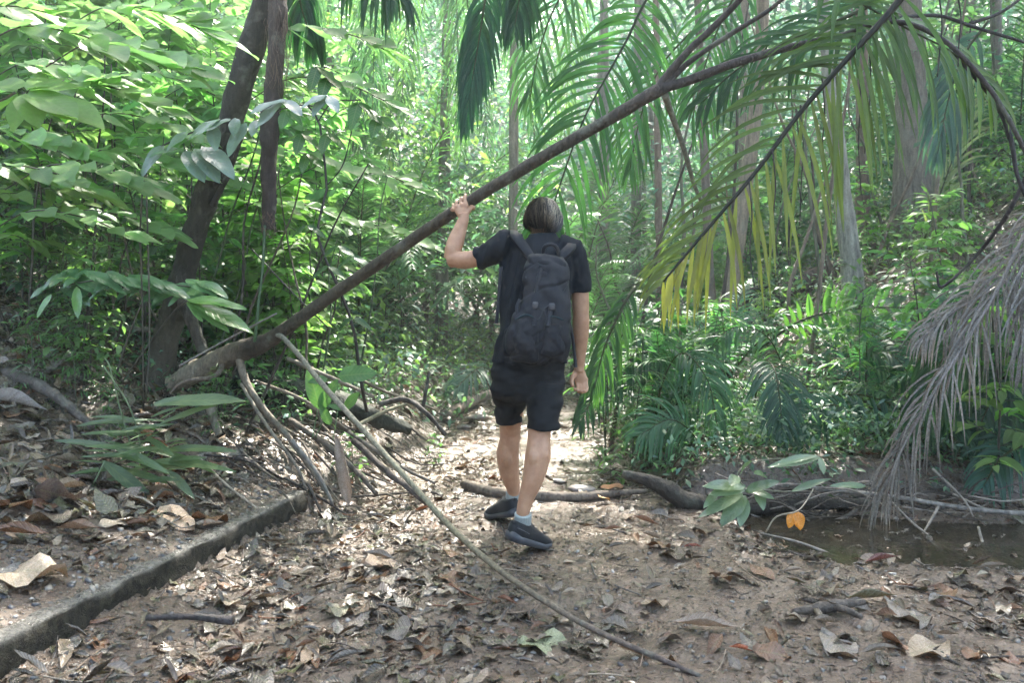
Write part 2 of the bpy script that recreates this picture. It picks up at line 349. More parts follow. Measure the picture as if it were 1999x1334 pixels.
def frond(mb, pts, n=45, Lm=.45, w=.013, droop=.16, col=(.03, .09, .03), col2=None, ang=(70, 25), lift=.25, rr=(.012, .003), rcol=(.05, .06, .02), t0=.12, miss=.04, cexp=1.3, nseg=6, jit=.12, up=(0, 0, 1), sides=(1, -1), prof=None, lr=(1, 1), colb=None):
    """a feather palm leaf: rachis and two rows of long folded leaflets that bend under their own weight"""
    p = mb.tube(pts, rr, 6, rcol, 26)
    m_ = len(p); T = unit(np.gradient(p, axis=0)); cum = np.linspace(0, 1, m_)
    B = []; D = []; Ls = []; Cc = []; Nn = []
    for sgi, sg in enumerate(sides):
        t = np.linspace(t0, .995, n) + RNG.uniform(-.3, .3, n) / n; t = np.clip(t, 0, 1); t = t[RNG.uniform(0, 1, n) > miss]
        pos = np.stack([np.interp(t, cum, p[:, k]) for k in range(3)], -1); tt = unit(np.stack([np.interp(t, cum, T[:, k]) for k in range(3)], -1))
        upv = np.array(up, float)[None].repeat(len(t), 0); sd_ = unit(np.cross(tt, upv)) * sg; nn = unit(np.cross(sd_, tt) * sg); 
        a_ = np.radians(np.interp(t, [0, 1], ang)) + RNG.uniform(-jit, jit, len(t))
        d = sd_ * np.sin(a_)[:, None] + tt * np.cos(a_)[:, None] + np.abs(nn) * 0 + np.array([0, 0, lift]) + RNG.uniform(-jit, jit, (len(t), 3)) * .6
        B.append(pos); D.append(unit(d)); Nn.append(nn)
        pr = np.interp(t, [t0, t0 + .12, .45, .8, 1], [.45, .75, 1, .75, .35]) if prof is None else np.interp(t, *prof)
        Ls.append(Lm * lr[sgi] * pr * RNG.uniform(.85, 1.08, len(t)))
        c1 = np.array(col); c2_ = np.array(col if col2 is None else col2)
        if colb is not None and sgi == 0: c2_ = np.array(colb)
        Cc.append((c1[None] + (c2_ - c1)[None] * (t ** cexp)[:, None]) * RNG.uniform(.7, 1.3, (len(t), 1)))
    B = np.vstack(B); D = np.vstack(D); Nn = np.vstack(Nn); Ls = np.concatenate(Ls); Cc = np.vstack(Cc); K = len(B)
    pos = B.copy(); rows = []; ws = w * np.array([.35, .9, 1, .95, .75, .45, .06]) if nseg == 6 else w * np.interp(np.linspace(0, 1, nseg + 1), [0, .15, .4, .75, 1], [.35, .95, 1, .7, .05])
    dr = droop * RNG.uniform(.6, 1.4, (K, 1))
    for s_ in range(nseg + 1):
        wd = unit(np.cross(D, Nn)); n2_ = np.cross(wd, D)
        rows.append((pos - wd * ws[s_] + n2_ * ws[s_] * .45, pos, pos + wd * ws[s_] + n2_ * ws[s_] * .45))
        pos = pos + D * (Ls / nseg)[:, None]; D = unit(D + np.array([0, 0, -1.]) * dr * (1 + s_ * .25))
    V = np.stack([np.stack(r_, 1) for r_ in rows], 1).reshape(K, -1, 3)   # K,(nseg+1)*3,3
    F = []
    for s_ in range(nseg):
        for c_ in (0, 1): a_ = s_ * 3 + c_; F.append((a_, a_ + 1, a_ + 4, a_ + 3))
    F = np.array(F); nv = (nseg + 1) * 3
    FF = (F[None] + (np.arange(K) * nv)[:, None, None]).reshape(-1, 4)
    uv = np.array([(u, s_ / nseg) for s_ in range(nseg + 1) for u in (0, .5, 1)])
    mb.add(V.reshape(-1, 3), FF, np.repeat(Cc, nv, 0), np.tile(uv, (K, 1)))

LIME = (.23, .38, .17); MIDG = (.12, .24, .085); DARKG = (.028, .075, .028); TEAL = (.035, .095, .055)
def sapling_proto(name, h, nfan, leaf=(.13, .055), nl=7, spread=.38, col=LIME, kind='pinnate', seed=1, mat=None, base=.3, stemcol=(.05, .045, .03), sr=.009):
    """thin woody stem, side twigs and compound or simple leaves; modelled about its own base"""
    random.seed(seed); rg = np.random.default_rng(seed)
    root = thing(name, (0, 0, -50), 'x', 'plant'); sm = MB(); lm = MB()
    lean = rg.uniform(-.12, .12, 2)
    pts = [(0, 0, -.08)] + [(lean[0] * h * t * t + rg.uniform(-.03, .03) * h * .5, lean[1] * h * t * t + rg.uniform(-.03, .03) * h * .5, h * t) for t in (.25, .5, .75, 1)]
    p = sm.tube(pts, [sr * (.7 + h * .25), sr * .45], 6, stemcol, 24)
    tm = [leaf_t(1, leaf[1] / leaf[0], 6, .2, d_, wave=.04, seed=s_) for s_, d_ in ((1, .12), (2, .3), (3, .5))]
    Rm = [[], [], []]; Tp = [[], [], []]; Cl = [[], [], []]
    def put(pos, d, up, L_, c):
        k = rg.integers(0, 3); Rm[k].append(frames(np.array([d]), np.array([up]))[0] * L_); Tp[k].append(pos); Cl[k].append(c)
    for f in range(nfan):
        t = base + (1 - base) * ((f + .5) / nfan) ** .9; b0 = np.array([np.interp(t, np.linspace(0, 1, 24), p[:, q]) for q in range(3)])
        az = f * 2.4 + rg.uniform(-.5, .5); el = rg.uniform(.0, .55) + (t > .93) * .5
        dr = np.array([math.cos(az) * math.cos(el), math.sin(az) * math.cos(el), math.sin(el)])
        Lr = spread * rg.uniform(.7, 1.2) * (1.15 - .4 * t); pp = [b0]
        for s_ in range(4): pp.append(pp[-1] + dr * Lr / 4); dr = unit(dr + np.array([0, 0, -.16]))
        pp = np.array(pp); sm.tube(pp, [.0035, .0018], 4, stemcol, cap=False)
        cb = np.array(col) * rg.uniform(.7, 1.3) * (1 + .1 * rg.uniform(-1, 1, 3))
        if kind == 'pinnate':
            for i_ in range(nl):
                tt = .25 + .75 * (i_ / max(nl - 1, 1)); b1 = np.array([np.interp(tt * 4, range(5), pp[:, q]) for q in range(3)])
                ax = unit(pp[-1] - pp[0]); sdv = unit(np.cross(ax, [0, 0, 1.]))
                for sg in ((1, -1) if i_ < nl - 1 else (0,)):
                    d = unit(sdv * sg * .9 + ax * (.45 if sg else 1) + np.array([0, 0, rg.uniform(-.25, .12)]))
                    put(b1 + d * .008, d, unit(np.array([rg.uniform(-.7, .7), rg.uniform(-.7, .7), 1])), leaf[0] * rg.uniform(.75, 1.15) * (.8 + .4 * math.sin(math.pi * tt)), cb * rg.uniform(.85, 1.2))
        elif kind == 'palmate':
            for i_ in range(nl):
                a_ = (i_ - (nl - 1) / 2) * .62; ax = unit(pp[-1] - pp[0]); sdv = unit(np.cross(ax, [0, 0, 1.]))
                d = unit(ax * math.cos(a_) + sdv * math.sin(a_) + np.array([0, 0, -.1 * abs(a_)]))
                put(pp[-1], d, unit(np.array([rg.uniform(-.2, .2), rg.uniform(-.2, .2), 1])), leaf[0] * rg.uniform(.85, 1.1) * (1 - .12 * abs(a_)), cb * rg.uniform(.9, 1.15))
        else:
            for i_ in range(nl):
                tt = .2 + .8 * (i_ + rg.uniform(0, .6)) / nl; b1 = np.array([np.interp(min(tt, 1) * 4, range(5), pp[:, q]) for q in range(3)])
                ax = unit(pp[-1] - pp[0]); sdv = unit(np.cross(ax, [0, 0, 1.])); sg = 1 if i_ % 2 else -1
                d = unit(sdv * sg * rg.uniform(.4, 1) + ax * rg.uniform(.4, 1) + np.array([0, 0, rg.uniform(-.45, .2)]))
                put(b1, d, unit(np.array([rg.uniform(-.5, .5), rg.uniform(-.5, .5), 1])), leaf[0] * rg.uniform(.6, 1.2), cb * rg.uniform(.8, 1.25))
    for k in range(3):
        if Tp[k]: lm.scatter(tm[k], np.array(Rm[k]), np.array(Tp[k]), np.clip(np.array(Cl[k]), 0, 1))
    sm.build('stem', M_stem, root); lm.build('foliage', mat or M_leaf, root)
    return root

print('terrain + helpers done')
# ------------------------------------------------------------------ leaf litter, gravel, twigs (nobody could count these)
PAL = np.array([(.29, .215, .15), (.20, .145, .10), (.15, .12, .095), (.24, .20, .16), (.06, .045, .035), (.37, .30, .22), (.21, .09, .045), (.16, .145, .125), (.33, .235, .165), (.11, .085, .06), (.17, .16, .085)])
def lie(x, y, tilt=.35, n=None):
    """frames for things lying on the ground"""
    e = .03; n_ = len(x); zx = (hgt(x + e, y, False) - hgt(x - e, y, False)) / (2 * e); zy = (hgt(x, y + e, False) - hgt(x, y - e, False)) / (2 * e)
    up = unit(np.stack([-np.clip(zx, -1, 1), -np.clip(zy, -1, 1), np.ones(n_)], -1) + RNG.normal(0, tilt, (n_, 3)) * [1, 1, .2])
    a = RNG.uniform(0, 2 * math.pi, n_); yd = np.stack([np.cos(a), np.sin(a), np.zeros(n_)], -1); yd = unit(yd - up * (yd * up).sum(-1, keepdims=True))
    return frames(yd, up)
def path_w(x, y):   # 1 in the trodden sandy middle, 0 in the litter
    c_ = np.interp(y, [2, 3, 4, 5, 7, 10], [.9, .95, .6, .25, .1, .3]); hw = np.interp(y, [2, 3, 4, 5, 7, 10], [.6, .75, .7, .5, .38, .3])
    return ss(1.35 - np.abs(x - c_ + .18 * vn(x * 2, y * 2, 21)) / hw)
ltm = [leaf_t(1, .45, 5, .1, .1, curl=1.2, seed=1), leaf_t(1, .5, 4, -.1, -.2, wave=.18, seed=2), leaf_t(1, .36, 4, .2, .35, curl=-1.6, seed=3), leaf_t(1, .42, 4, .05, -.3, curl=2.4, twist=.7, seed=4), leaf_t(1, .6, 4, .0, .1, wave=.25, twist=-.5, seed=5)]
def litter(mb, n, xr, yr, size, keep=None, lift=.004, bright=.68, tilt=.15):
    x = RNG.uniform(*xr, n); yy = RNG.uniform(yr[0] ** .6, yr[1] ** .6, n) ** (1 / .6)
    k = np.ones(n, bool) if keep is None else RNG.uniform(0, 1, n) < keep(x, yy); x, yy = x[k], yy[k]; n = len(x)
    tid = RNG.integers(0, len(ltm), n); Rm = lie(x, yy, tilt); s_ = size[0] + (size[1] - size[0]) * RNG.uniform(0, 1, n) ** 2
    z = hgt(x, yy) + lift + RNG.uniform(0, .03, n) ** 1.5 * (s_ / .1)
    c_ = PAL[RNG.integers(0, len(PAL), n)] * RNG.uniform(.6, 1.25, (n, 1)) * bright
    for t_ in range(len(ltm)):
        q = tid == t_
        if q.any(): mb.scatter(ltm[t_], Rm[q] * s_[q][:, None, None], np.stack([x[q], yy[q], z[q]], -1), c_[q])
def keepf(x, y):
    stream = np.exp(-((y + .1 - np.interp(x, [1.1, 3.2, 5], [4.46, 4.0, 3.8])) / .42) ** 2) * (x > 1.3)
    kerbtop = (np.abs(kx(y) - x - .05) < .09) & (y < 4.4)
    return np.clip((1 - .80 * path_w(x, y)) * (1 - .93 * stream) * (1 - .85 * kerbtop) * (.45 + .55 * ss(vn(x * 1.7, y * 1.7, 31) + .6)), 0, 1)
mb = MB(); litter(mb, 22000, (-3.4, 3.9), (2.1, 7.2), (.025, .085), keepf); litter(mb, 3600, (-3.4, 3.9), (2.1, 6.5), (.07, .13), keepf, .012)
litter(mb, 30000, (-3.4, 3.9), (2.1, 5.2), (.010, .035), None, .002, .5)
litter(mb, 9000, (-7, -2.8), (3.8, 8), (.03, .11), None); litter(mb, 5000, (3.2, 7), (3.5, 8), (.03, .11), None)
x_ = RNG.uniform(1.2, 4, 170); y_ = np.interp(x_, [1.1, 3.2, 5], [4.38, 3.92, 3.72]) + RNG.normal(0, .22, 170); tid_ = RNG.integers(0, 3, 170)
for t_ in range(3):
    q_ = tid_ == t_; a_ = RNG.uniform(0, 6.28, q_.sum()); z1 = np.zeros(q_.sum()); mb.scatter(ltm[t_], frames(np.stack([np.cos(a_), np.sin(a_), z1], -1), np.stack([z1, z1, z1 + 1], -1)) * RNG.uniform(.02, .07, q_.sum())[:, None, None], np.stack([x_[q_], y_[q_], z1 - .045], -1), PAL[RNG.integers(0, 10, q_.sum())] * .7)
litter(mb, 3200, (-4.5, -1.5), (3.4, 7), (.07, .17), None, .015, .8, .3)
tag(mb.build('leaf_litter', M_dead), 'brown wet fallen leaves carpeting the trail', kind='stuff')
mb = MB(); litter(mb, 16000, (-12, 13), (7, 24), (.09, .22), lambda x, y: .25 + .75 * (1 - path_w(x, y)), .02, 1.0)
tag(mb.build('forest_floor_litter', M_dead), 'sunlit dry leaf litter over the slopes behind the trail', kind='stuff')
def pebble_t(seed):
    rg = np.random.default_rng(seed); V = []; 
    for th, n_ in ((0, 1), (50, 5), (100, 5), (180, 1)):
        for k in range(n_): a_ = 2 * math.pi * (k + .5 * (th > 60)) / max(n_, 1); V.append((math.sin(R(th)) * math.cos(a_), math.sin(R(th)) * math.sin(a_), math.cos(R(th))))
    V = np.array(V) * rg.uniform(.6, 1.15, (12, 1)) * [1, .75, .5]; F = [(0, 1 + k, 1 + (k + 1) % 5, 0) for k in range(5)]
    F = []
    for k in range(5): k2 = (k + 1) % 5; F += [(0, 1 + k, 1 + k2), (1 + k, 6 + k, 1 + k2), (1 + k2, 6 + k, 6 + k2), (11, 6 + k2, 6 + k)]
    return V, np.array(F), np.zeros((12, 2))
M_stone = bark_mat('wet_stone', rough=.42, bump=.5, stretch=(20, 20, 20), spotf=.2)
pts_ = [pebble_t(k) for k in range(4)]
def pebbles(mb, n, xr, yr, sz, keep, pal=((.15, .14, .125), (.10, .10, .095), (.22, .19, .15), (.15, .115, .08), (.28, .26, .23), (.07, .07, .075))):
    x = RNG.uniform(*xr, n); y = RNG.uniform(*yr, n); k = RNG.uniform(0, 1, n) < keep(x, y); x, y = x[k], y[k]; n = len(x); pal = np.array(pal)
    s_ = sz[0] + (sz[1] - sz[0]) * RNG.uniform(0, 1, n) ** 3; Rm = lie(x, y, .25); z = hgt(x, y) + s_ * .02; tid = RNG.integers(0, 4, n); c_ = pal[RNG.integers(0, len(pal), n)] * RNG.uniform(.7, 1.3, (n, 1))
    for t_ in range(4):
        q = tid == t_; mb.scatter(pts_[t_], Rm[q] * s_[q][:, None, None], np.stack([x[q], y[q], z[q]], -1), c_[q])
mb = MB(); pebbles(mb, 9000, (-3.2, -.9), (2.1, 5.0), (.004, .026), lambda x, y: ss((kx(y) - x + .02) / .1) * (.75 * np.exp(-((kx(y) - x) / .45) ** 2) + .12))
pebbles(mb, 9000, (-1.6, 3), (2.2, 5), (.003, .02), lambda x, y: ss((x - kx(y)) / .1) * (.35 + .4 * ss(1 - (x - kx(y)) / .8)))
tag(mb.build('gravel', M_stone), 'loose grey gravel scattered beside the kerb and on the mud', kind='stuff')
mb = MB(); n = 1600; x = RNG.uniform(-3.2, 3.8, n); y = RNG.uniform(2.2, 8, n)
for k in range(n):
    if RNG.uniform() > keepf(x[k], y[k]) * 1.1: continue
    a_ = RNG.uniform(0, math.pi); l_ = RNG.uniform(.04, .22); e = RNG.uniform(-.02, .05)
    q = [(x[k] + math.cos(a_) * l_ * s_ + RNG.uniform(-.008, .008), y[k] + math.sin(a_) * l_ * s_ + RNG.uniform(-.008, .008), H(x[k] + math.cos(a_) * l_ * s_, y[k] + math.sin(a_) * l_ * s_) + .012 + e * abs(s_)) for s_ in (-.5, 0, .5)]
    mb.tube(q, RNG.uniform(.0012, .004), 4, PAL[RNG.integers(0, 10)] * .8, 5, cap=False)
tag(mb.build('twig_litter', M_bark), 'thin broken twigs strewn through the leaf litter', kind='stuff')

# ------------------------------------------------------------------ single fallen leaves that show large
LT = {'curled': leaf_t(1, .42, 8, .1, -.15, curl=1.9, cols=5, seed=1), 'flat': leaf_t(1, .48, 8, .06, .1, wave=.1, cols=5, seed=2), 'rolled': leaf_t(1, .5, 8, 0, .05, curl=3.2, cols=7, seed=3), 'broad': leaf_t(1, .72, 8, .05, .12, wave=.16, cols=5, seed=4, sharp=.6), 'twisted': leaf_t(1, .4, 8, .1, .2, curl=1.2, twist=1.1, cols=5, seed=5)}
LM = {}
def fallen(kind, px, py, Yd, L_, col, label, az=None, tilt=.25, group=None, lift=.012, name='fallen_leaf', cat='leaf'):
    key = (kind, tuple(col))
    if key not in LM:
        mb = MB(); V, F, U = LT[kind]; mb.add(V - [0, .5, 0], F, np.array(col)[None] * (1 + .12 * vn(V[:, 0] * 9, V[:, 1] * 9, 3))[:, None], U)
        o = mb.build(name, M_dead); LM[key] = o.data
    else: o = bpy.data.objects.new(name, LM[key]); COL.objects.link(o)
    p = P(px, py, Yd) if Yd else None
    if p is None:  # march the pixel's ray to the ground
        Y0 = 2.0
        while Y0 < 30:
            p = P(px, py, Y0)
            if p.z < H(p.x, p.y): break
            Y0 += .01
        p.z = H(p.x, p.y) + lift
    a_ = RNG.uniform(0, 6.28) if az is None else az
    up = unit(np.array([RNG.normal(0, tilt), RNG.normal(0, tilt), 1])); yd = np.array([math.cos(a_), math.sin(a_), 0]); yd = unit(yd - up * (yd @ up))
    o.matrix_world = Matrix.Translation(p) @ Matrix(frames(yd[None], up[None])[0].tolist()).to_4x4() @ Matrix.Scale(L_, 4)
    return tag(o, label, cat, group)
def gpt(px, py, lift=.0):
    Y0 = 2.0
    while Y0 < 40:
        p = P(px, py, Y0)
        if p.z < H(p.x, p.y): break
        Y0 += .01
    p.z = H(p.x, p.y) + lift; return p
fallen('rolled', 1350, 1072, None, .10, (.35, .07, .03), 'small rust red curled leaf on the sand left of the orange seed pod', 2.9, .1)
fallen('rolled', 1452, 1282, None, .10, (.38, .09, .025), 'glossy orange red leaf lying in the mud at the bottom right of the pole', -.5, .08, lift=.02)
fallen('curled', 1722, 1110, None, .17, (.20, .06, .045), 'maroon curled leaf on the right edge of the mud by the puddle', .1, .1, lift=.03)
fallen('rolled', 990, 1187, None, .12, (.28, .12, .06), 'brown rolled leaf in front of the hiker beside the thin pole', -.8, .08, lift=.025)
fallen('flat', 345, 1022, None, .27, (.46, .31, .20), 'tan pointed leaf lying on the wet kerb top', -.6, .12, lift=.03)
fallen('broad', 45, 1135, None, .28, (.48, .36, .25), 'large pale crumpled leaf at the left edge behind the kerb', .3, .12, lift=.04)
fallen('curled', 150, 1055, None, .22, (.36, .22, .13), 'tan curled leaf on the gravel above the kerb', -.3, .15, lift=.035)
fallen('broad', 120, 990, None, .24, (.17, .14, .13), 'grey brown upright leaf leaning on the gravel', 1.0, .6, lift=.05)
fallen('broad', 305, 897, None, .25, (.30, .15, .07), 'orange brown broad dead leaf among the strap leaved plant', 1.2, .8, lift=.08)
fallen('twisted', 25, 800, None, .36, (.33, .30, .28), 'long grey curled leaf on the left bank', .4, .3, lift=.06)
fallen('broad', 672, 1195, None, .15, (.20, .185, .12), 'olive oval leaf with a hole on the mud in front of the pole', -.4, .06)
fallen('broad', 1072, 1262, None, .22, (.34, .37, .22), 'pale green flat leaf plastered on the mud near the bottom centre', .1, .04)
fallen('flat', 750, 1110, None, .19, (.36, .25, .17), 'pinkish tan leaf standing on edge left of the thin pole', .6, .3, lift=.03)
fallen('flat', 1180, 985, None, .15, (.42, .28, .12), 'golden brown leaf slanting beside the crossing branch', .9, .4, lift=.04)
fallen('flat', 1195, 968, None, .15, (.44, .33, .26), 'pale tan leaf draped against the crossing branch', 2.6, .4, lift=.06)
fallen('curled', 865, 872, None, .14, (.48, .36, .25), 'pale upright leaf on the earth bank left of the hiker', 1.4, .5, lift=.05)
fallen('curled', 1660, 1095, None, .16, (.36, .30, .24), 'pale grey leaf pushed into the mud at the puddle edge', 1.1, .3, lift=.03)
fallen('broad', 1405, 1140, None, .14, (.19, .11, .06), 'dark brown leaf standing up in the sandy mud', 1.3, .6, lift=.04)
fallen('flat', 1745, 1260, None, .18, (.33, .19, .12), 'reddish brown pointed leaf near the lower right', 1.3, .3, lift=.02)
fallen('broad', 1810, 1275, None, .19, (.36, .28, .2), 'crumpled beige leaf near the bottom right corner', .4, .2, lift=.02)
fallen('curled', 1375, 1235, None, .24, (.33, .25, .18), 'long beige leaf sunk in the wet mud right of the pole', -.3, .06, lift=.01)
fallen('curled', 1700, 1182, None, .2, (.18, .17, .09), 'dull olive leaf beside the forked stick', -.5, .1, lift=.02)
kinds = list(LT); cols = {'pale tan': (.32, .23, .155), 'grey brown': (.17, .14, .11), 'dark brown': (.07, .048, .034), 'rust brown': (.20, .10, .05), 'beige': (.26, .21, .155)}
zones = [('on the mud left of the thin pole', (380, 1120, 900, 1295), 34), ('on the mud right of the thin pole', (1150, 1080, 1520, 1290), 14), ('by the puddle on the right', (1540, 1090, 1990, 1290), 30), ('on the gravel above the kerb', (5, 800, 420, 1090), 46), ('on the bank below the roots', (560, 960, 880, 1120), 18), ('on the path beyond the hiker', (870, 800, 960, 950), 6), ('at the foot of the right bank', (1180, 960, 1420, 1100), 14)]
zi = 0
for zn, (x0, y0, x1, y1), cnt in zones:
    for k in range(cnt):
        cn = list(cols)[RNG.integers(0, 5)]; kd = kinds[RNG.integers(0, 5)]; px, py = RNG.uniform(x0, x1), RNG.uniform(y0, y1)
        if zn.startswith('on the gravel') and py > 1090 - (px - 0) * .1: continue
        fallen(kd, px, py, None, RNG.uniform(.08, .17) * (1.5 if 'gravel' in zn else 1), cols[cn], f'{cn} {kd} fallen leaf {zn}', None, .22, 'fallen leaves ' + zn, lift=.018)

# ------------------------------------------------------------------ trunks, branches, roots and sticks placed where they stand
def stick(name, pts, rad, col, label, cat, n=30, rough=.12, mat=None, seg=9, group=None, extra=()):
    mb = MB(); mb.tube(pts, rad, seg, col, n, rough)
    for e_pts, e_r in extra: mb.tube(e_pts, e_r, 7, col, 14, rough)
    return tag(mb.build(name, mat or M_bark), label, cat, group)
BRN = (.075, .06, .045); GRY = (.20, .175, .145)
# the leaning tree at the left
r_ = gpt(300, 775); t = thing('leaning_tree', r_, 'dark leaning tree trunk rising through the left thicket', 'tree'); mb = MB()
mb.tube([P(285, 800, 5.2), P(305, 740, 5.2), P(338, 610, 5.15), P(372, 480, 5.1), P(402, 385, 5.05), P(440, 270, 5.0), P(485, 110, 4.95), P(522, -20, 4.9), P(585, -330, 4.8), P(640, -700, 4.8)], [.115, .092, .078, .074, .074, .073, .076, .078, .07, .06], 14, [(.09, .08, .06), (.08, .07, .05), (.025, .023, .017), (.028, .026, .018), (.032, .027, .02), (.04, .034, .025), (.055, .046, .034), (.055, .046, .034)], 60, .13)
mb.tube([P(350, 560, 5.1), P(372, 620, 5.0), P(398, 690, 4.95)], [.05, .04, .03], 8, (.05, .042, .032), 14, .2)
mb.tube([P(415, 400, 5.0), P(445, 340, 4.9), P(470, 270, 4.8)], [.022, .018, .014], 7, (.04, .035, .03), 14, .15)
adopt(t, mb.build('trunk', M_bark)); LEAN = t
# the dead hanging stump of wood and fibres beside it
t = thing('hanging_dead_trunk', P(525, 450, 4.75), 'broken dead brown trunk hanging beside the leaning tree, torn off at its lower end', 'dead trunk'); mb = MB()
mb.tube([P(541, -60, 4.8), P(543, 30, 4.78), P(538, 130, 4.76), P(528, 230, 4.75), P(525, 330, 4.75), P(526, 400, 4.75), P(524, 448, 4.75)], [.05, .052, .05, .055, .045, .042, .036], 12, [(.07, .05, .037), (.07, .05, .037), (.045, .032, .026), (.05, .035, .03), (.03, .024, .02)], 50, .22)
adopt(t, mb.build('trunk', M_bark)); mb = MB()
for k in range(150):
    u = RNG.uniform(); px = 541 + RNG.uniform(-24, 24) if u < .65 else 524 + RNG.uniform(-15, 15); py = RNG.uniform(5, 150) if u < .65 else RNG.uniform(410, 455)
    b_ = P(px, py, 4.7 + RNG.uniform(-.04, .06)); l_ = RNG.uniform(.05, .18) if u < .65 else RNG.uniform(.02, .06)
    mb.tube([b_, b_ + Vector((RNG.uniform(-.015, .015), 0, -l_ * .5)), b_ + Vector((RNG.uniform(-.03, .03), RNG.uniform(-.01, .01), -l_))], [.0016, .0008], 4, (.15, .10, .07), 6, cap=False)
tag(adopt(t, mb.build('fibres', M_bark)), kind='stuff')
stick('green_vine', [P(517, 440, 4.7), P(513, 520, 4.7), P(505, 590, 4.7), P(497, 668, 4.72)], [.009, .008, .010], (.05, .10, .045), 'thin green vine stem dropping from the hanging dead trunk', 'vine', mat=M_stem)
# the long branch the hiker lifts
t = thing('long_branch', P(340, 750, 5.05), 'long brown branch slanting across the trail, lifted by the hiker', 'branch')
mb = MB()
mb.tube([P(335, 752, 5.05), P(375, 730, 5.0), P(430, 702, 4.95), P(480, 682, 4.9), P(520, 668, 4.86), P(560, 640, 4.8), P(640, 583, 4.66), P(760, 500, 4.42), P(900, 404, 4.15), P(1050, 312, 3.98), P(1200, 226, 3.82), P(1290, 172, 3.72)],
        [.055, .072, .070, .066, .052, .040, .037, .0335, .031, .030, .029, .031], 12, [(.24, .205, .15), (.23, .20, .145), (.16, .13, .09), (.04, .03, .02), (.055, .044, .03), (.06, .05, .033), (.062, .052, .034), (.062, .052, .034), (.06, .05, .034), (.05, .043, .03), (.075, .062, .05)], 110, .07)
adopt(t, mb.build('main_stem', M_smooth))
def sub(root, name, pts, rad, col=(.05, .042, .035), n=30, rough=.08, seg=8, mat=None):
    mb = MB(); mb.tube(pts, rad, seg, col, n, rough); return adopt(root, mb.build(name, mat or M_smooth))
sub(t, 'side_branch', [P(1285, 176, 3.72), P(1300, 150, 3.71), P(1345, 98, 3.65), P(1400, 45, 3.58), P(1455, -15, 3.5), P(1530, -120, 3.4)], [.026, .019, .017, .015, .013, .01])
sub(t, 'side_branch', [P(1295, 170, 3.72), P(1340, 125, 3.7), P(1420, 70, 3.66), P(1500, 20, 3.6), P(1560, -30, 3.5)], [.022, .013, .012, .010, .008])
sub(t, 'side_branch', [P(1285, 175, 3.72), P(1340, 158, 3.7), P(1420, 128, 3.66), P(1510, 100, 3.62), P(1590, 80, 3.58), P(1650, 66, 3.55), P(1690, 50, 3.5), P(1750, 42, 3.48), P(1800, 55, 3.46), P(1860, 92, 3.4), P(1930, 170, 3.35), P(1985, 262, 3.3), P(2040, 380, 3.3)], [.026, .023, .021, .018, .015, .013, .012, .011, .011, .010, .010, .009, .007], n=70)
sub(t, 'side_branch', [P(1298, 185, 3.72), P(1310, 220, 3.8), P(1335, 290, 3.9), P(1355, 360, 4.0), P(1372, 400, 4.1)], [.018, .015, .013, .011, .009], (.15, .15, .10))
sub(t, 'root', [P(465, 690, 4.9), P(480, 745, 4.84), P(515, 800, 4.75), P(560, 850, 4.7), P(600, 905, 4.66), P(640, 965, 4.6)], [.028, .024, .02, .018, .016, .012], (.17, .14, .10))
sub(t, 'root', [P(440, 705, 4.92), P(418, 735, 4.85), P(360, 745, 4.8), P(330, 770, 4.78)], [.02, .015, .01, .006], (.15, .12, .09))
# the thin jointed pole that arches down to the foreground
t = thing('thin_pole', P(530, 658, 4.84), 'thin pale jointed cane arching from the branch base down to the bottom of the trail', 'cane')
pole = [P(520, 664, 4.84), P(545, 655, 4.78), P(580, 690, 4.6), P(633, 755, 4.3), P(700, 830, 4.05), P(790, 930, 3.75), P(880, 1030, 3.5), P(970, 1110, 3.2), P(1080, 1185, 2.92), P(1180, 1240, 2.72), P(1300, 1292, 2.58), P(1420, 1345, 2.5)]
mb = MB(); mb.tube(pole, [.009, .016, .015, .015, .014, .014, .0135, .0125, .011, .010, .009, .007], 8, [(.13, .12, .10), (.23, .22, .17), (.22, .20, .15), (.24, .22, .16), (.21, .20, .13), (.19, .17, .10), (.17, .14, .09), (.15, .12, .09), (.11, .085, .07), (.10, .075, .06)], 110, .03)
pp = smooth_path(pole, 110)
for k in (6, 22, 30, 41, 52, 63, 74, 85, 97): d_ = unit(pp[k + 1] - pp[k]); mb.tube([pp[k] - d_ * .006, pp[k], pp[k] + d_ * .006], [.012, .019 - .00009 * k, .012], 8, (.20, .15, .12) if k == 22 else (.15, .13, .10))
adopt(t, mb.build('stem', M_smooth))
# fallen logs, roots
stick('mossy_log', [P(455, 735, 5.5), P(560, 765, 5.5), P(650, 785, 5.6), P(730, 815, 5.7), P(800, 840, 5.8)], [.07, .085, .08, .06, .04], (.03, .034, .022), 'dark mossy fallen log behind the roots on the left bank', 'log', rough=.35, seg=16)
stick('left_log', [P(-40, 655, 5.4), P(60, 645, 5.4), P(180, 641, 5.45), P(300, 645, 5.6), P(360, 665, 5.7)], [.028, .026, .024, .022, .018], GRY, 'long grey fallen pole lying across the left bank behind the trunk', 'fallen pole')
stick('low_left_log', [P(10, 727, 4.6), P(80, 755, 4.45), P(130, 790, 4.3), P(180, 835, 4.2)], [.04, .035, .025, .015], (.10, .085, .068), 'grey weathered stick lying on the left bank at the picture edge', 'stick', rough=.18)
stick('crossing_branch', [gpt(a_, b_, .022) for a_, b_ in ((905, 952), (960, 968), (1040, 976), (1130, 978), (1200, 972), (1262, 966))], [.028, .034, .032, .03, .022, .014], (.15, .12, .09), 'bare branch lying across the path behind the hiker', 'branch')
stick('stray_stick', [P(350, 715, 4.7), P(440, 665, 4.66), P(540, 612, 4.6)], [.007, .006, .005], (.28, .26, .24), 'thin straight grey stick leaning up over the branch base', 'stick', rough=.05)
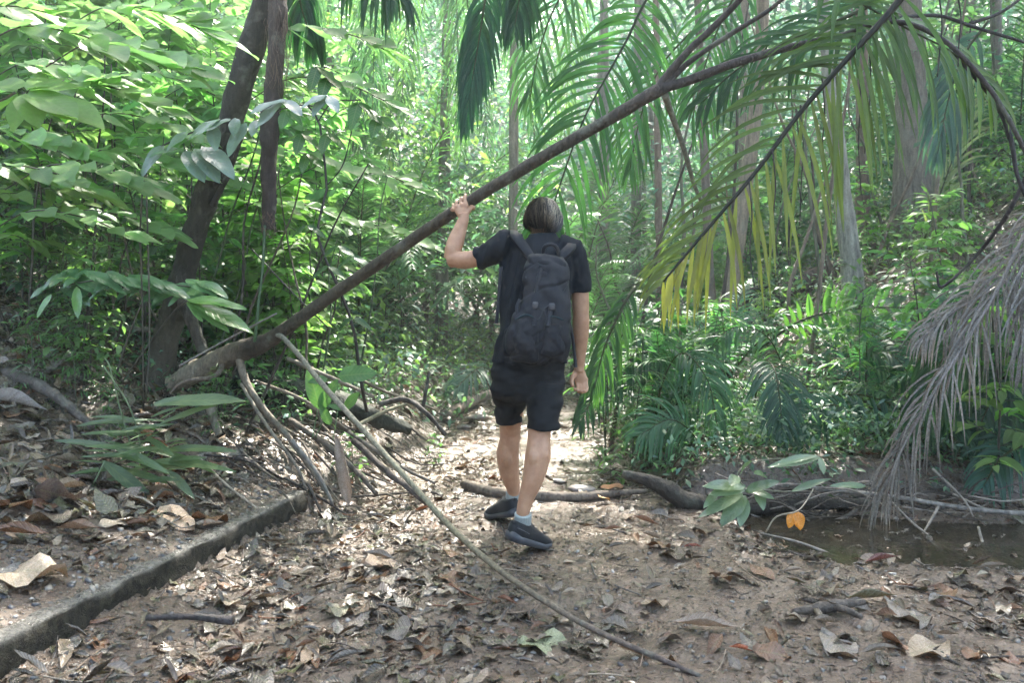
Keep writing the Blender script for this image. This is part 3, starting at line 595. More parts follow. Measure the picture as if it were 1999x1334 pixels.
stick('bank_stick', [P(385, 890, 4.15), P(440, 945, 4.0), P(505, 995, 3.95)], [.006, .006, .004], (.33, .28, .21), 'thin straight tan stick pointing at the kerb end', 'stick', rough=.05)
stick('broken_stump', [P(408, 775, 4.75), P(416, 815, 4.7), P(428, 850, 4.68)], [.03, .025, .02], (.2, .18, .13), 'short broken stub of root standing under the branch base', 'stub', rough=.15)
sg_ = 'grey sticks and roots tangled on the left bank'
defs = [([(565, 820, 4.9), (640, 870, 4.75), (700, 925, 4.6), (735, 965, 4.5)], .018, (.10, .08, .06), 'dark root running down the bank behind the pale leaf sheath'),
        ([(600, 790, 5.0), (690, 850, 4.8), (780, 910, 4.65), (850, 945, 4.6)], .012, (.13, .11, .085), 'slim root crossing under the middle of the thin cane'),
        ([(690, 860, 4.9), (760, 925, 4.7), (800, 955, 4.6), (850, 1000, 4.55)], .02, (.075, .06, .05), 'thick dark root right of the thin cane'),
        ([(700, 830, 5.4), (760, 800, 5.6), (830, 780, 5.7)], .014, (.21, .2, .13), 'pale green stick rising right from the root tangle'),
        ([(740, 790, 5.4), (790, 780, 5.4), (830, 805, 5.3), (870, 850, 5.3)], .02, (.05, .042, .035), 'black curved root at the right end of the tangle'),
        ([(825, 800, 5.5), (832, 760, 5.5), (838, 725, 5.55)], .013, (.04, .035, .03), 'black upright stub at the edge of the path'),
        ([(500, 745, 5.0), (590, 780, 4.9), (680, 840, 4.8)], .011, (.19, .155, .11), 'light brown stick above the root tangle'),
        ([(470, 750, 4.8), (520, 830, 4.6), (575, 905, 4.5), (600, 960, 4.45)], .01, (.19, .16, .12), 'crooked light root beside the bent root of the branch'),
        ([(690, 730, 5.6), (740, 760, 5.5), (850, 800, 5.7)], .012, (.10, .085, .06), 'brown stick above the mossy log'),
        ([(560, 700, 5.4), (640, 735, 5.35), (730, 775, 5.4)], .016, (.20, .17, .13), 'straight tan stick resting on the mossy log'),
        ([(570, 860, 4.6), (620, 925, 4.5), (650, 985, 4.45)], .012, (.22, .2, .17), 'pale forked root reaching the kerb end')]
for q, r_, c_, l_ in defs:
    stick('root', [P(*a_) for a_ in q], [r_, r_ * .9, r_ * .7], c_, l_, 'root', rough=.2, group=sg_)
k0 = 0
for k in range(90):
    px, py = RNG.uniform(450, 870), RNG.uniform(760, 990)
    if py < 700 + (px - 450) * .25: continue
    p0 = gpt(px, py, .02); a_ = RNG.uniform(-1.5, .9); l_ = RNG.uniform(.12, .55); d_ = Vector((math.cos(a_), math.sin(a_) * .6, 0)) * l_
    q = [p0 - d_ * .5, p0 + Vector((0, 0, .03)), p0 + d_ * .5]
    for v in (q[0], q[2]): v.z = H(v.x, v.y) + RNG.uniform(.0, .07)
    r_ = RNG.uniform(.003, .009); c_ = [(.17, .14, .10), (.08, .065, .05), (.045, .036, .03)][k % 3]
    stick('root', q, [r_, r_, r_ * .6], c_, ['pale thin', 'brown thin', 'dark thin'][k % 3] + ' root lying loose in the tangle on the left bank', 'root', 10, .2, seg=6, group='loose thin roots on the left bank')
# dead leaf sheath standing by the cane
mb = MB(); V, F, U = leaf_t(1, .36, 10, .0, .0, curl=2.2, cols=7, sharp=.5, wid=.35); mb.add(V, F, np.array((.48, .38, .29))[None] * (.8 + .35 * vn(V[:, 0] * 60, V[:, 1] * 1.5, 3))[:, None], U * [7, 1])
o = mb.build('dead_leaf_sheath', M_dead); a_ = P(682, 990, 4.15); b_ = P(655, 845, 4.2); d_ = np.array(b_ - a_); o.matrix_world = Matrix.Translation(a_) @ Matrix(frames(d_[None], np.array([[.2, -1, 0.]]))[0].tolist()).to_4x4() @ Matrix.Scale(float(np.linalg.norm(d_)), 4)
tag(o, 'pale grey brown dried leaf sheath standing upright left of the cane', 'leaf sheath')
# right bank
stick('bank_log', [P(1215, 925, 4.72), P(1290, 948, 4.66), P(1340, 978, 4.6), P(1420, 993, 4.62), P(1560, 985, 4.66), P(1700, 985, 4.68)], [.02, .05, .055, .05, .04, .03], (.042, .035, .026), 'dark rotting log along the water edge of the right bank', 'log', rough=.2, seg=12)
stick('bank_pole', [P(1480, 945, 4.75), P(1600, 955, 4.6), P(1750, 972, 4.5), P(1900, 995, 4.4), P(2080, 1010, 4.3)], [.012, .014, .014, .013, .012], (.22, .20, .17), 'long thin grey pole lying along the right bank above the puddle', 'fallen pole', rough=.08)
stick('curved_stick', [P(1500, 1040, 4.5), P(1570, 1030, 4.5), P(1640, 1015, 4.55), P(1672, 995, 4.6)], [.010, .013, .013, .010], (.13, .11, .09), 'curved grey stick lying over the puddle behind the orange pod', 'stick')
gr = 'pale thin sticks hanging over the puddle'
for q, l_ in (([(1725, 965, 4.5), (1780, 1020, 4.3), (1832, 1060, 4.15)], 'long pale stick slanting from the right bank into the puddle'), ([(1832, 990, 4.4), (1815, 1020, 4.3), (1800, 1045, 4.25)], 'short pale twig forking over the puddle'), ([(1830, 1062, 4.15), (1900, 1100, 4.0), (1950, 1135, 3.9)], 'brown stick lying along the near edge of the puddle'), ([(1820, 915, 4.5), (1880, 975, 4.4), (1900, 1010, 4.35)], 'pale bent root above the right end of the puddle'), ([(1860, 965, 4.5), (1930, 995, 4.4), (2030, 1000, 4.4)], 'grey root along the far right water edge'), ([(1730, 970, 4.5), (1730, 1010, 4.45), (1732, 1045, 4.4)], 'thin root hanging straight into the puddle'), ([(1910, 1030, 4.2), (1918, 1060, 4.1), (1928, 1090, 4.0)], 'thin upright root at the right of the puddle'), ([(1640, 1090, 3.9), (1560, 1060, 4.0), (1480, 1040, 4.1)], 'thin dark stick at the left shore of the puddle')):
    stick('dry_root', [P(*a_) for a_ in q], [.008, .007, .004], (.26, .225, .18), l_, 'root', 16, .15, group=gr, seg=6)
for k in range(85):
    px, py = RNG.uniform(1400, 1999), RNG.uniform(950, 1010); a_ = RNG.uniform(-.9, .9); p0 = P(px, py, RNG.uniform(4.35, 4.8)); l_ = RNG.uniform(.15, .5); d_ = Vector((math.cos(a_), RNG.uniform(-.3, .3), math.sin(a_) * .5)) * l_ * .5; r_ = RNG.uniform(.003, .007)
    q = [p0 - d_, p0 + Vector((0, 0, RNG.uniform(-.03, .05))), p0 + d_]
    for v in q: v.z = max(v.z, H(v.x, v.y) + .005)
    stick('dry_root', q, [r_, r_, r_ * .6], [(.26, .22, .18), (.10, .08, .06), (.05, .04, .03)][k % 3], ['pale', 'brown', 'dark'][k % 3] + ' wiry root in the tangle along the right bank', 'root', 10, .2, seg=5, group='wiry roots along the right bank')
stick('forked_stick', [P(1548, 1196, 2.98), P(1585, 1190, 2.98), P(1630, 1182, 2.98), P(1688, 1176, 3.0)], [.012, .019, .022, .012], (.11, .09, .07), 'short muddy forked stick lying on the sand at lower right', 'stick', 20, .2, extra=[([P(1632, 1186, 2.97), P(1660, 1194, 2.93), P(1683, 1207, 2.9)], [.014, .012, .010])])
stick('dark_stick', [P(285, 1207, 2.68), P(370, 1205, 2.7), P(455, 1213, 2.68)], [.009, .010, .016], (.045, .038, .035), 'black wet stick lying on the mud near the kerb', 'stick', 20, .2)
stick('hill_log', [P(1400, 610, 9.6), P(1520, 575, 9.8), P(1620, 530, 10), P(1740, 475, 10.4)], [.07, .12, .13, .11], (.09, .06, .045), 'dark reddish fallen trunk lying up the right slope', 'log', rough=.2, seg=12)
stick('slope_pole', [P(1330, 655, 8.2), P(1460, 625, 8.0), P(1600, 602, 7.8), P(1760, 590, 7.6)], [.018, .02, .02, .014], (.26, .22, .17), 'long pale pole lying across the right slope below the stump', 'fallen pole')
p_ = P(1490, 590, 9.2); mb = MB(); mb.tube([p_ + Vector((0, 0, -.3)), p_ + Vector((.02, 0, 0)), p_ + Vector((-.02, 0, .12)), p_ + Vector((.03, 0, .2))], [.24, .2, .17, .10], 14, (.02, .017, .015), 20, .3)
tag(mb.build('rotten_stump', M_bark), 'black rotten stump on the right slope', 'stump')
for k, (px, py, s_) in enumerate(((930, 822, .2), (1135, 962, .13), (905, 838, .12), (1092, 942, .07))):
    p_ = gpt(px, py); V, F, U = pebble_t(40 + k); mb = MB(); mb.add(V * s_ * [1, .8, .6], F, (.24, .20, .17))
    o = mb.build('rock', M_stone, smooth=False); sb = o.modifiers.new('s', 'SUBSURF'); sb.levels = sb.render_levels = 2; o.location = p_ + Vector((0, 0, s_ * .1)); tag(o, ['flat tan rock in the distant path left of the hiker', 'pale rock behind the crossing branch', 'small brown rock next to the flat tan rock', 'small pale stone right of the hiker legs'][k], 'rock')
# dangling dark vines below the yellowing frond
gr = 'thin dark vines dangling from the yellowing frond'
for k, (px, y0, y1, Yd, l_) in enumerate(((1508, 290, 500, 3.45, 'leftmost'), (1462, 350, 560, 3.4, 'lower left'), (1562, 205, 440, 3.5, 'middle left'), (1553, 210, 400, 3.52, 'short middle'), (1604, 150, 340, 3.5, 'upper middle'), (1632, 150, 350, 3.48, 'upper right'), (1674, 90, 380, 3.5, 'right'), (1694, 70, 300, 3.52, 'right outer'), (1833, -10, 150, 3.4, 'top right'), (1870, -10, 130, 3.4, 'far right top'))):
    stick('vine', [P(px, y0, Yd), P(px + 6, (y0 * 2 + y1) / 3, Yd), P(px + 2, (y0 + y1 * 2) / 3, Yd), P(px + RNG.uniform(-10, 14), y1, Yd)], [.0035, .003, .0022], (.035, .03, .025), f'{l_} of the thin dark vines dangling below the yellowing frond', 'vine', 14, 0, seg=5, group=gr)
stick('arching_vine', [P(1860, 100, 3.6), P(1905, 150, 3.6), P(1950, 210, 3.6), P(1975, 280, 3.6), P(1985, 340, 3.6), P(2010, 400, 3.6)], [.011, .012, .011, .009, .008], (.035, .03, .03), 'thick dark vine arching down at the upper right edge', 'vine')
stick('right_twig', [P(2010, 330, 3.9), P(1965, 420, 4.0), P(1905, 500, 4.2), P(1840, 560, 4.3), P(1828, 530, 4.3)], [.010, .010, .008, .006], (.035, .03, .03), 'dark bent twig reaching in from the right edge', 'twig')
stick('loop_vine', [P(1893, 45, 3.9), P(1940, 30, 3.9), P(1975, 10, 3.9), P(2010, -20, 3.9)], [.009, .008, .007], (.05, .045, .04), 'short dark vine curling at the top right corner', 'vine')
stick('upper_vine', [P(1740, 35, 3.6), P(1830, 30, 3.7), P(1900, 52, 3.7), P(2010, 85, 3.7)], [.009, .008, .007], (.03, .028, .025), 'dark horizontal vine across the top right corner', 'vine')
print('litter, sticks done')
# ------------------------------------------------------------------ background trees: trunk, limbs and a crown well above the frame
def crown_mesh(seed, rad=2.6, n=2600, ls=.2):
    rg = np.random.default_rng(seed); mb = MB(); cl = rg.normal(0, 1, (30, 3)); cl = unit(cl) * rg.uniform(.25, 1, (30, 1)) ** .6 * [rad, rad, rad * .55]
    w = rg.integers(0, 30, n); pos = cl[w] + rg.normal(0, .33, (n, 3)) * [1, 1, .6]; a = rg.uniform(0, 6.28, n)
    d = unit(np.stack([np.cos(a), np.sin(a), rg.uniform(-.6, .3, n)], -1)); up = unit(np.stack([rg.normal(0, .4, n), rg.normal(0, .4, n), np.ones(n)], -1))
    col = np.array((.07, .15, .04)) * rg.uniform(.55, 1.35, (30, 1))[w] * rg.uniform(.8, 1.2, (n, 1))
    mb.scatter(leaf_t(1, .42, 3, .15, .3), frames(d, up) * (ls * rg.uniform(.6, 1.2, n))[:, None, None], pos, np.clip(col, 0, 1))
    return mb, cl
CROWN = []; LIMB = []
for k in range(3):
    mb, cl = crown_mesh(60 + k); o = mb.build('crown', M_leaf); CROWN.append(o.data); bpy.data.objects.remove(o)
    mb = MB(); 
    for c_ in cl[:14]: mb.tube([(0, 0, -1.9), tuple(c_ * .45 + [0, 0, -.9]), tuple(c_)], [.05, .035, .012], 6, (.12, .10, .08), 10, .1)
    o = mb.build('limbs', M_bark); LIMB.append(o.data); bpy.data.objects.remove(o)
def tree(px, pyb, Yd, r0, lean, h, label, col=(.16, .135, .10), flare=1.6, crown=0, cs=1.0, group=None, name='forest_tree', bend=0, seg=10):
    b_ = P(px, pyb, Yd); b_.z = min(b_.z, H(b_.x, b_.y)); t = thing(name, b_, label, 'tree', group); mb = MB()
    top = b_ + Vector((lean * h, RNG.uniform(-.03, .03) * h, h))
    md = (b_ + top) / 2 + Vector((bend, 0, 0))
    mb.tube([b_ + Vector((0, 0, -.25)), b_ + Vector((lean * .1, 0, .25)), b_ * .8 + top * .2 + Vector((bend * .55, 0, 0)), md, top], [r0 * flare * 1.15, r0 * flare, r0, r0 * .85, r0 * .5], seg, [np.array(col) * 1.1, col, col, np.array(col) * .9], 40, .12)
    adopt(t, mb.build('trunk', M_bark))
    if crown is not None:
        for nm, D in (('limbs', LIMB), ('crown', CROWN)):
            o = bpy.data.objects.new(nm, D[crown % 3]); COL.objects.link(o); o.parent = t; o.location = top - b_ + Vector((0, 0, 1.2 * cs)); o.rotation_euler = (0, 0, RNG.uniform(0, 6.28)); o.scale = (cs, cs, cs)
    return t
tree(1790, 450, 9.5, .17, -.035, 8.5, 'thick brown tree trunk flaring at its base on the right slope', (.17, .145, .11), 1.75, 0, 1.2, seg=14)
tree(1665, 545, 8.0, .075, -.10, 7.0, 'pale mottled slender trunk below the thick brown tree', (.26, .25, .20), 1.4, 1, .9)
tree(1410, 640, 8.6, .075, .05, 7.5, 'slender tan trunk bent at the foot on the right slope', (.24, .19, .13), 1.3, None, .9, bend=.25)
tree(1392, 600, 8.7, .05, -.04, 6, 'thin brown trunk forked beside the bent tan trunk', (.15, .12, .09), 1.2, None)
tree(1445, 470, 12, .065, .01, 9, 'straight pale brown trunk behind the bent tan trunk', (.25, .20, .15), 1.2, 0, .8)
tree(1685, 440, 10.5, .08, .0, 9, 'brown trunk standing just left of the thick tree', (.2, .14, .10), 1.2, None, 1.0)
tree(1290, 590, 10.5, .05, -.01, 9, 'reddish slim trunk behind the big green frond', (.2, .14, .105), 1.2, 2, .75)
tree(1180, 560, 14, .10, .0, 9, 'hazy grey trunk right of the hiker head', (.18, .16, .13), 1.2, None, 1.1)
tree(1240, 560, 15, .10, .01, 9, 'hazy straight trunk far behind the hiker shoulder', (.18, .16, .13), 1.2, None, 1.1)
tree(1000, 600, 9.5, .06, .005, 9, 'straight thin pale trunk behind the hiker head', (.2, .17, .12), 1.1, 2, .8)
tree(1885, 400, 12, .11, .01, 9, 'grey trunk between the thick tree and the right edge', (.2, .17, .14), 1.3, 2, 1.1)
tree(1950, 330, 11, .06, -.02, 9, 'slim grey trunk near the right edge', (.2, .17, .14), 1.2, 0, 1.0)
tree(860, 560, 12, .09, .02, 9, 'mossy trunk behind the raised hand of the hiker', (.12, .11, .08), 1.2, None, 1.1)
tree(650, 480, 13, .10, -.01, 9, 'dark trunk deep in the thicket left of the raised hand', (.10, .09, .07), 1.2, 0, .8)
tree(180, 470, 12, .11, .02, 9, 'dark trunk half hidden behind the lime leaves at upper left', (.10, .09, .07), 1.2, 2, 1.2)
for k in range(20):
    px = RNG.uniform(1080, 1980) if k < 15 else RNG.uniform(300, 1050); Yd = RNG.uniform(13, 24); 
    x_ = (px - CX) / FPX * Yd; py = HORY - (H(x_, Yd) - CAMZ) / Yd * FPX
    tree(px, py, Yd, RNG.uniform(.03, .075), RNG.uniform(-.07, .07), RNG.uniform(7, 10), 'slender grey brown trunk far back in the hazy forest ' + ('on the right' if px > 1500 else 'behind the hiker' if px > 1000 else 'on the left'), (.19, .165, .13), 1.2, (k if k % 4 == 0 else None), 1.0, group='slender trees far back in the forest', seg=7)
# canopy trees standing outside the frame on both sides and behind the camera; their crowns break the light over the trail
for k, (x_, y_, h, cs) in enumerate(((5.2, 4.0, 7.5, 1.2), (6.8, 8.0, 8, 1.0), (-3.2, -3.0, 8, 1.2), (3.8, -2.6, 8, 1.2))):
    b_ = Vector((x_, y_, H(x_, y_))); t = thing('forest_tree', b_, ['trunk', 'trunk'][k % 2] + ' of a canopy tree beside the trail outside the picture', 'tree', 'canopy trees beside the trail'); mb = MB()
    mb.tube([b_ - Vector((0, 0, .2)), b_ + Vector((.1, .2, h * .5)), b_ + Vector((-x_ * .22, .9, h))], [.16, .12, .07], 10, (.14, .12, .09), 20, .1); adopt(t, mb.build('trunk', M_bark))
    for nm, D in (('limbs', LIMB), ('crown', CROWN)):
        o = bpy.data.objects.new(nm, D[k % 3]); COL.objects.link(o); o.parent = t; o.location = (-x_ * .22, .9, h + 1.0); o.rotation_euler = (0, 0, k * 1.3); o.scale = (cs, cs, cs)

# ------------------------------------------------------------------ far foliage behind everything
def leafcloud(name, n, box, ls, cols, clusters, label, seed, dens=None, mat=None, flat=.5, spread=.5):
    rg = np.random.default_rng(seed); mb = MB(); c_ = np.stack([rg.uniform(*b_, clusters) for b_ in box], -1)
    if dens is not None: c_ = c_[rg.uniform(0, 1, len(c_)) < dens(c_)]
    c_[:, 2] += hgt(c_[:, 0], c_[:, 1], False); w = rg.integers(0, len(c_), n); pos = c_[w] + rg.normal(0, spread, (n, 3)) * [1, 1, .6]
    a = rg.uniform(0, 6.28, n); d = unit(np.stack([np.cos(a), np.sin(a), rg.uniform(-.7, .3, n)], -1)); up = unit(np.stack([rg.normal(0, flat, n), rg.normal(0, flat, n), np.ones(n)], -1))
    cl = np.array(cols)[rg.integers(0, len(cols), len(c_))][w] * rg.uniform(.6, 1.3, (len(c_), 1))[w] * rg.uniform(.8, 1.2, (n, 1))
    mb.scatter(leaf_t(1, .4, 2, .15, .3), frames(d, up) * (ls * rg.uniform(.5, 1.3, n))[:, None, None], pos, np.clip(cl, 0, 1))
    return tag(mb.build(name, mat or M_leaf), label, kind='stuff')
FG = [(.14, .25, .15), (.10, .20, .14), (.18, .29, .15), (.10, .20, .17)]  # greens with a blue-grey haze tint put into the leaf colour
leafcloud('far_foliage', 110000, ((-18, 18), (15, 30), (0, 12)), .27, FG, 1800, 'hazy green foliage of the far forest', 3, lambda c: np.where((c[:, 0] > 1) & (c[:, 2] > 4), .85, 1.0), M_far, spread=.7)
leafcloud('thicket_foliage', 42000, ((-9, .5), (9, 15), (.6, 5.2)), .15, FG + [(.24, .36, .12)], 700, 'light green leafy thicket behind the left bank', 13, lambda c: np.where((c[:, 0] > kx(c[:, 1]) - .7) & (c[:, 2] < 1.5), 0, np.where(c[:, 0] > -2.6 + .12 * (c[:, 1] - 9), .5, 1.0)), M_lime, spread=.35)
leafcloud('right_slope_foliage', 15000, ((2.2, 10), (9.5, 14), (.3, 3.6)), .14, FG, 300, 'light green leafy thicket on the right slope', 14, lambda c: np.where(c[:, 2] > 1.8, .4, .8), M_lime, spread=.3)
leafcloud('backdrop_hill_foliage', 45000, ((-30, 30), (29, 48), (0, 1.5)), .5, FG, 1500, 'foliage covering the added backdrop hill far behind the forest', 23, None, M_far, spread=.9)
leafcloud('undergrowth', 42000, ((-9, 9), (6.3, 15), (.05, .5)), .10, FG + [(.14, .25, .06)], 2300, 'low leafy undergrowth covering the slopes', 4, lambda c: np.where(np.abs(c[:, 0] - .1 * (c[:, 1] - 6)) < .75, .0, np.where(c[:, 0] > 0, .7, 1.0)), spread=.16)
leafcloud('low_ground_cover', 15000, ((-4.5, 5), (4.9, 7.2), (.02, .22)), .055, FG + [(.08, .15, .08)], 800, 'small leaved ground cover on the nearer banks', 5, lambda c: np.where((c[:, 0] > kx(c[:, 1]) - .5) & (c[:, 0] < rx(c[:, 1]) + .1), .0, 1.0), spread=.09)

# ------------------------------------------------------------------ saplings and shrubs
PR = {}
PR['lime_tall'] = [sapling_proto('tall_sapling', 2.7, 30, (.20, .085), 5, .46, LIME, 'pinnate', s_, M_lime, .22, (.04, .035, .03), .007) for s_ in (1, 2)]
PR['lime_mid'] = [sapling_proto('sapling', 1.6, 20, (.15, .064), 5, .36, (.17, .30, .09), 'pinnate', s_, M_lime, .2) for s_ in (3, 4)]
PR['broad'] = [sapling_proto('broad_leaved_sapling', 2.0, 16, (.30, .14), 5, .16, LIME, 'palmate', s_, M_lime, .3) for s_ in (5,)]
PR['shrub'] = [sapling_proto('shrub', 1.1, 26, (.11, .045), 7, .30, MIDG, 'simple', s_, None, .12) for s_ in (6, 7)]
PR['herb'] = [sapling_proto('herb', .45, 12, (.10, .042), 5, .16, (.12, .23, .085), 'simple', s_, None, .1, sr=.004) for s_ in (8, 9)]
PR['narrow'] = [sapling_proto('bamboo_grass', 1.3, 30, (.17, .022), 8, .28, (.09, .19, .07), 'simple', s_, M_palm, .1, (.06, .08, .04)) for s_ in (10, 11)]
PR['dark'] = [sapling_proto('dark_shrub', 1.5, 26, (.14, .055), 7, .34, (.06, .14, .07), 'simple', s_, M_palm, .1) for s_ in (12,)]
def where(px, py):
    v = 'at the far left' if px < 250 else 'left of the leaning trunk' if px < 380 else 'right of the leaning trunk' if px < 620 else 'under the lifted branch' if px < 900 else 'behind the hiker' if px < 1200 else 'right of the hiker' if px < 1450 else 'on the right slope' if px < 1750 else 'at the right edge'
    return v
DESC = {'lime_tall': 'tall lime green sapling', 'lime_mid': 'waist high feathery sapling', 'broad': 'broad leaved pale sapling', 'shrub': 'mid green small leaved shrub', 'herb': 'low green herb', 'narrow': 'tuft of narrow leaved bamboo grass', 'dark': 'dark glossy leaved shrub'}
def put(kind, px, Yd, sc=1.0, label=None, dz=0, k=0, rz=None, name=None):
    x_ = (px - CX) / FPX * Yd; pr = PR[kind][k % len(PR[kind])]
    row = 'in front' if Yd < 5.6 else 'in the middle rows' if Yd < 8 else 'further back'
    r = copy_thing(pr, (x_, Yd, H(x_, Yd) + dz), RNG.uniform(0, 6.28) if rz is None else rz, sc, label or f'{DESC[kind]} {where(px, 0)} {row}', None if label else DESC[kind] + 's ' + where(px, 0) + ' ' + row)
    return r
k = 0
for (n_, x0, x1, y0, y1, kinds_, s0, s1) in (
    (22, -150, 330, 4.7, 6.2, ('lime_mid', 'shrub', 'herb', 'dark', 'shrub'), .6, 1.0),
    (26, -150, 640, 6.0, 8.0, ('lime_tall', 'lime_mid', 'lime_tall', 'shrub'), .8, 1.15),
    (24, -150, 760, 8.0, 12, ('lime_tall', 'lime_tall', 'shrub', 'broad'), .9, 1.4),
    (24, 560, 880, 6.2, 9.0, ('shrub', 'lime_mid', 'lime_mid', 'shrub', 'herb'), .7, 1.05),
    (14, 620, 960, 9.0, 13, ('shrub', 'lime_mid', 'dark', 'lime_tall'), .8, 1.2),
    (12, 380, 620, 5.3, 6.4, ('shrub', 'herb', 'lime_mid', 'herb'), .6, .9),
    (16, 1180, 1400, 5.4, 8, ('narrow', 'dark', 'herb', 'shrub', 'narrow'), .55, .85),
    (16, 1120, 1500, 9, 14, ('shrub', 'narrow', 'lime_mid', 'dark'), .7, 1.0),
    (26, 1450, 2100, 6.2, 9, ('herb', 'shrub', 'herb', 'narrow'), .45, .75),
    (22, 1450, 2200, 9, 13, ('shrub', 'lime_mid', 'herb', 'lime_tall'), .6, .95),
    (9, 1650, 2050, 4.95, 5.8, ('narrow', 'dark', 'herb'), .6, .9),
    (12, 1050, 1350, 13, 17, ('lime_mid', 'narrow', 'dark'), .9, 1.3)):
    for q in range(n_):
        px = x0 + (x1 - x0) * ((q * .618 + .1 * RNG.uniform()) % 1); Yd = RNG.uniform(y0, y1); x_ = (px - CX) / FPX * Yd
        if kx(Yd) - (.35 if Yd < 6.5 else .75) < x_ < rx(Yd) + .25: continue
        if Yd < 5.45 and 190 < px < 470: continue
        put(kinds_[k % len(kinds_)], px, Yd, RNG.uniform(s0, s1), k=k); k += 1
put('lime_mid', 1960, 4.6, .8, 'lime green sapling leaning in at the right edge above the dead frond', k=1)
put('lime_mid', 1850, 6.6, .8, 'fresh green sapling on the right slope under the thick tree', k=0)
put('dark', 400, 5.7, .9, 'dark glossy shrub growing behind the foot of the leaning trunk')
put('narrow', 1235, 5.5, .75, 'dark bamboo grass tuft just right of the hiker hand', k=1)
put('narrow', 1185, 6.1, .8, 'bright bamboo grass tuft touching the hiker shorts', k=0)
put('herb', 1190, 5.2, .6, 'small light green herb by the path right of the hiker knee', k=0)
put('herb', 850, 5.9, .5, 'small herb on the earth bank beside the path', k=1)
put('herb', 690, 5.0, .7, 'light green seedling among the roots', k=1)

for px, Yd, s_, q_ in ((60, 4.5, .38, 'at the picture edge'), (150, 4.6, .42, 'above the grey stick'), (215, 4.4, .34, 'beside the strap leaved plant'), (110, 5.0, .5, 'in front of the long grey pole'), (420, 4.7, .3, 'under the branch base')):
    put('narrow', px, Yd, s_, 'small grassy tuft on the left bank ' + q_, k=int(px))
# hero foliage -----------------------------------------------------
def leaves_thing(name, label, cat, base, stems, leaves, mat=None, stemcol=(.05, .045, .03), wr=.42, smat=None):
    """stems: list of (points, radius); leaves: (base point, tip point, up vector, width ratio, colour)"""
    t = thing(name, base, label, cat); mb = MB()
    for pts, r_ in stems: mb.tube(pts, r_, 6, stemcol, 16)
    if stems: adopt(t, mb.build('stem', smat or M_stem))
    mb = MB()
    for i_, (a_, b_, up, wr_, c_) in enumerate(leaves):
        a_ = np.array(a_); d = np.array(b_) - a_; L_ = np.linalg.norm(d); tm = leaf_t(1, wr_, 10, .16, .12, wave=.05, seed=i_, cols=5)
        mb.scatter(tm, frames(d[None], np.array(up, float)[None]) * L_, a_[None], np.clip(np.array(c_)[None] * RNG.uniform(.85, 1.15), 0, 1))
    adopt(t, mb.build('foliage', mat or M_leaf)); return t
# thin woody stems threading through the left thicket
for k in range(34):
    px = 20 + (k * 197) % 720; Yd = 4.9 + (k * .37) % 2.2; x_ = (px - CX) / FPX * Yd
    if x_ > kx(Yd) - .5: continue
    b_ = Vector((x_, Yd, H(x_, Yd) - .03)); h_ = RNG.uniform(.9, 2.2); lx, ly = RNG.uniform(-.45, .45, 2); pts = [b_ + Vector((lx * t_ * h_ + RNG.uniform(-.04, .04), ly * .4 * t_ * h_, h_ * t_)) for t_ in (0, .2, .4, .6, .8, 1)]
    dk = k % 3; stick('woody_stem', pts, [.011, .008, .004], [(.035, .028, .02), (.09, .075, .055), (.05, .08, .035)][dk], ['thin dark', 'thin brown', 'thin green'][dk] + ' bare stem ' + ('leaning left' if lx < 0 else 'leaning right') + ' in the thicket ' + where(px, 0), 'stem', 18, .15, seg=5, group='thin bare stems in the left thicket')
for k in range(26):
    px = 1190 + (k * 311) % 790; Yd = 6.4 + (k * .73) % 4.6; x_ = (px - CX) / FPX * Yd
    b_ = Vector((x_, Yd, H(x_, Yd) - .05)); h_ = RNG.uniform(1.6, 4.2); lx = RNG.uniform(-.4, .4); pts = [b_ + Vector((lx * t_ * h_ + RNG.uniform(-.06, .06), 0, h_ * t_)) for t_ in (0, .2, .4, .6, .8, 1)]
    dk = k % 3; stick('woody_stem', pts, [.022, .016, .008], [(.06, .045, .032), (.17, .13, .09), (.12, .12, .075)][dk], ['slim dark', 'slim tan', 'slim mossy'][dk] + ' stem ' + ('leaning left' if lx < 0 else 'leaning right') + ' in the undergrowth ' + where(px, 0), 'stem', 22, .12, seg=6, group='slim leaning stems on the right slope')
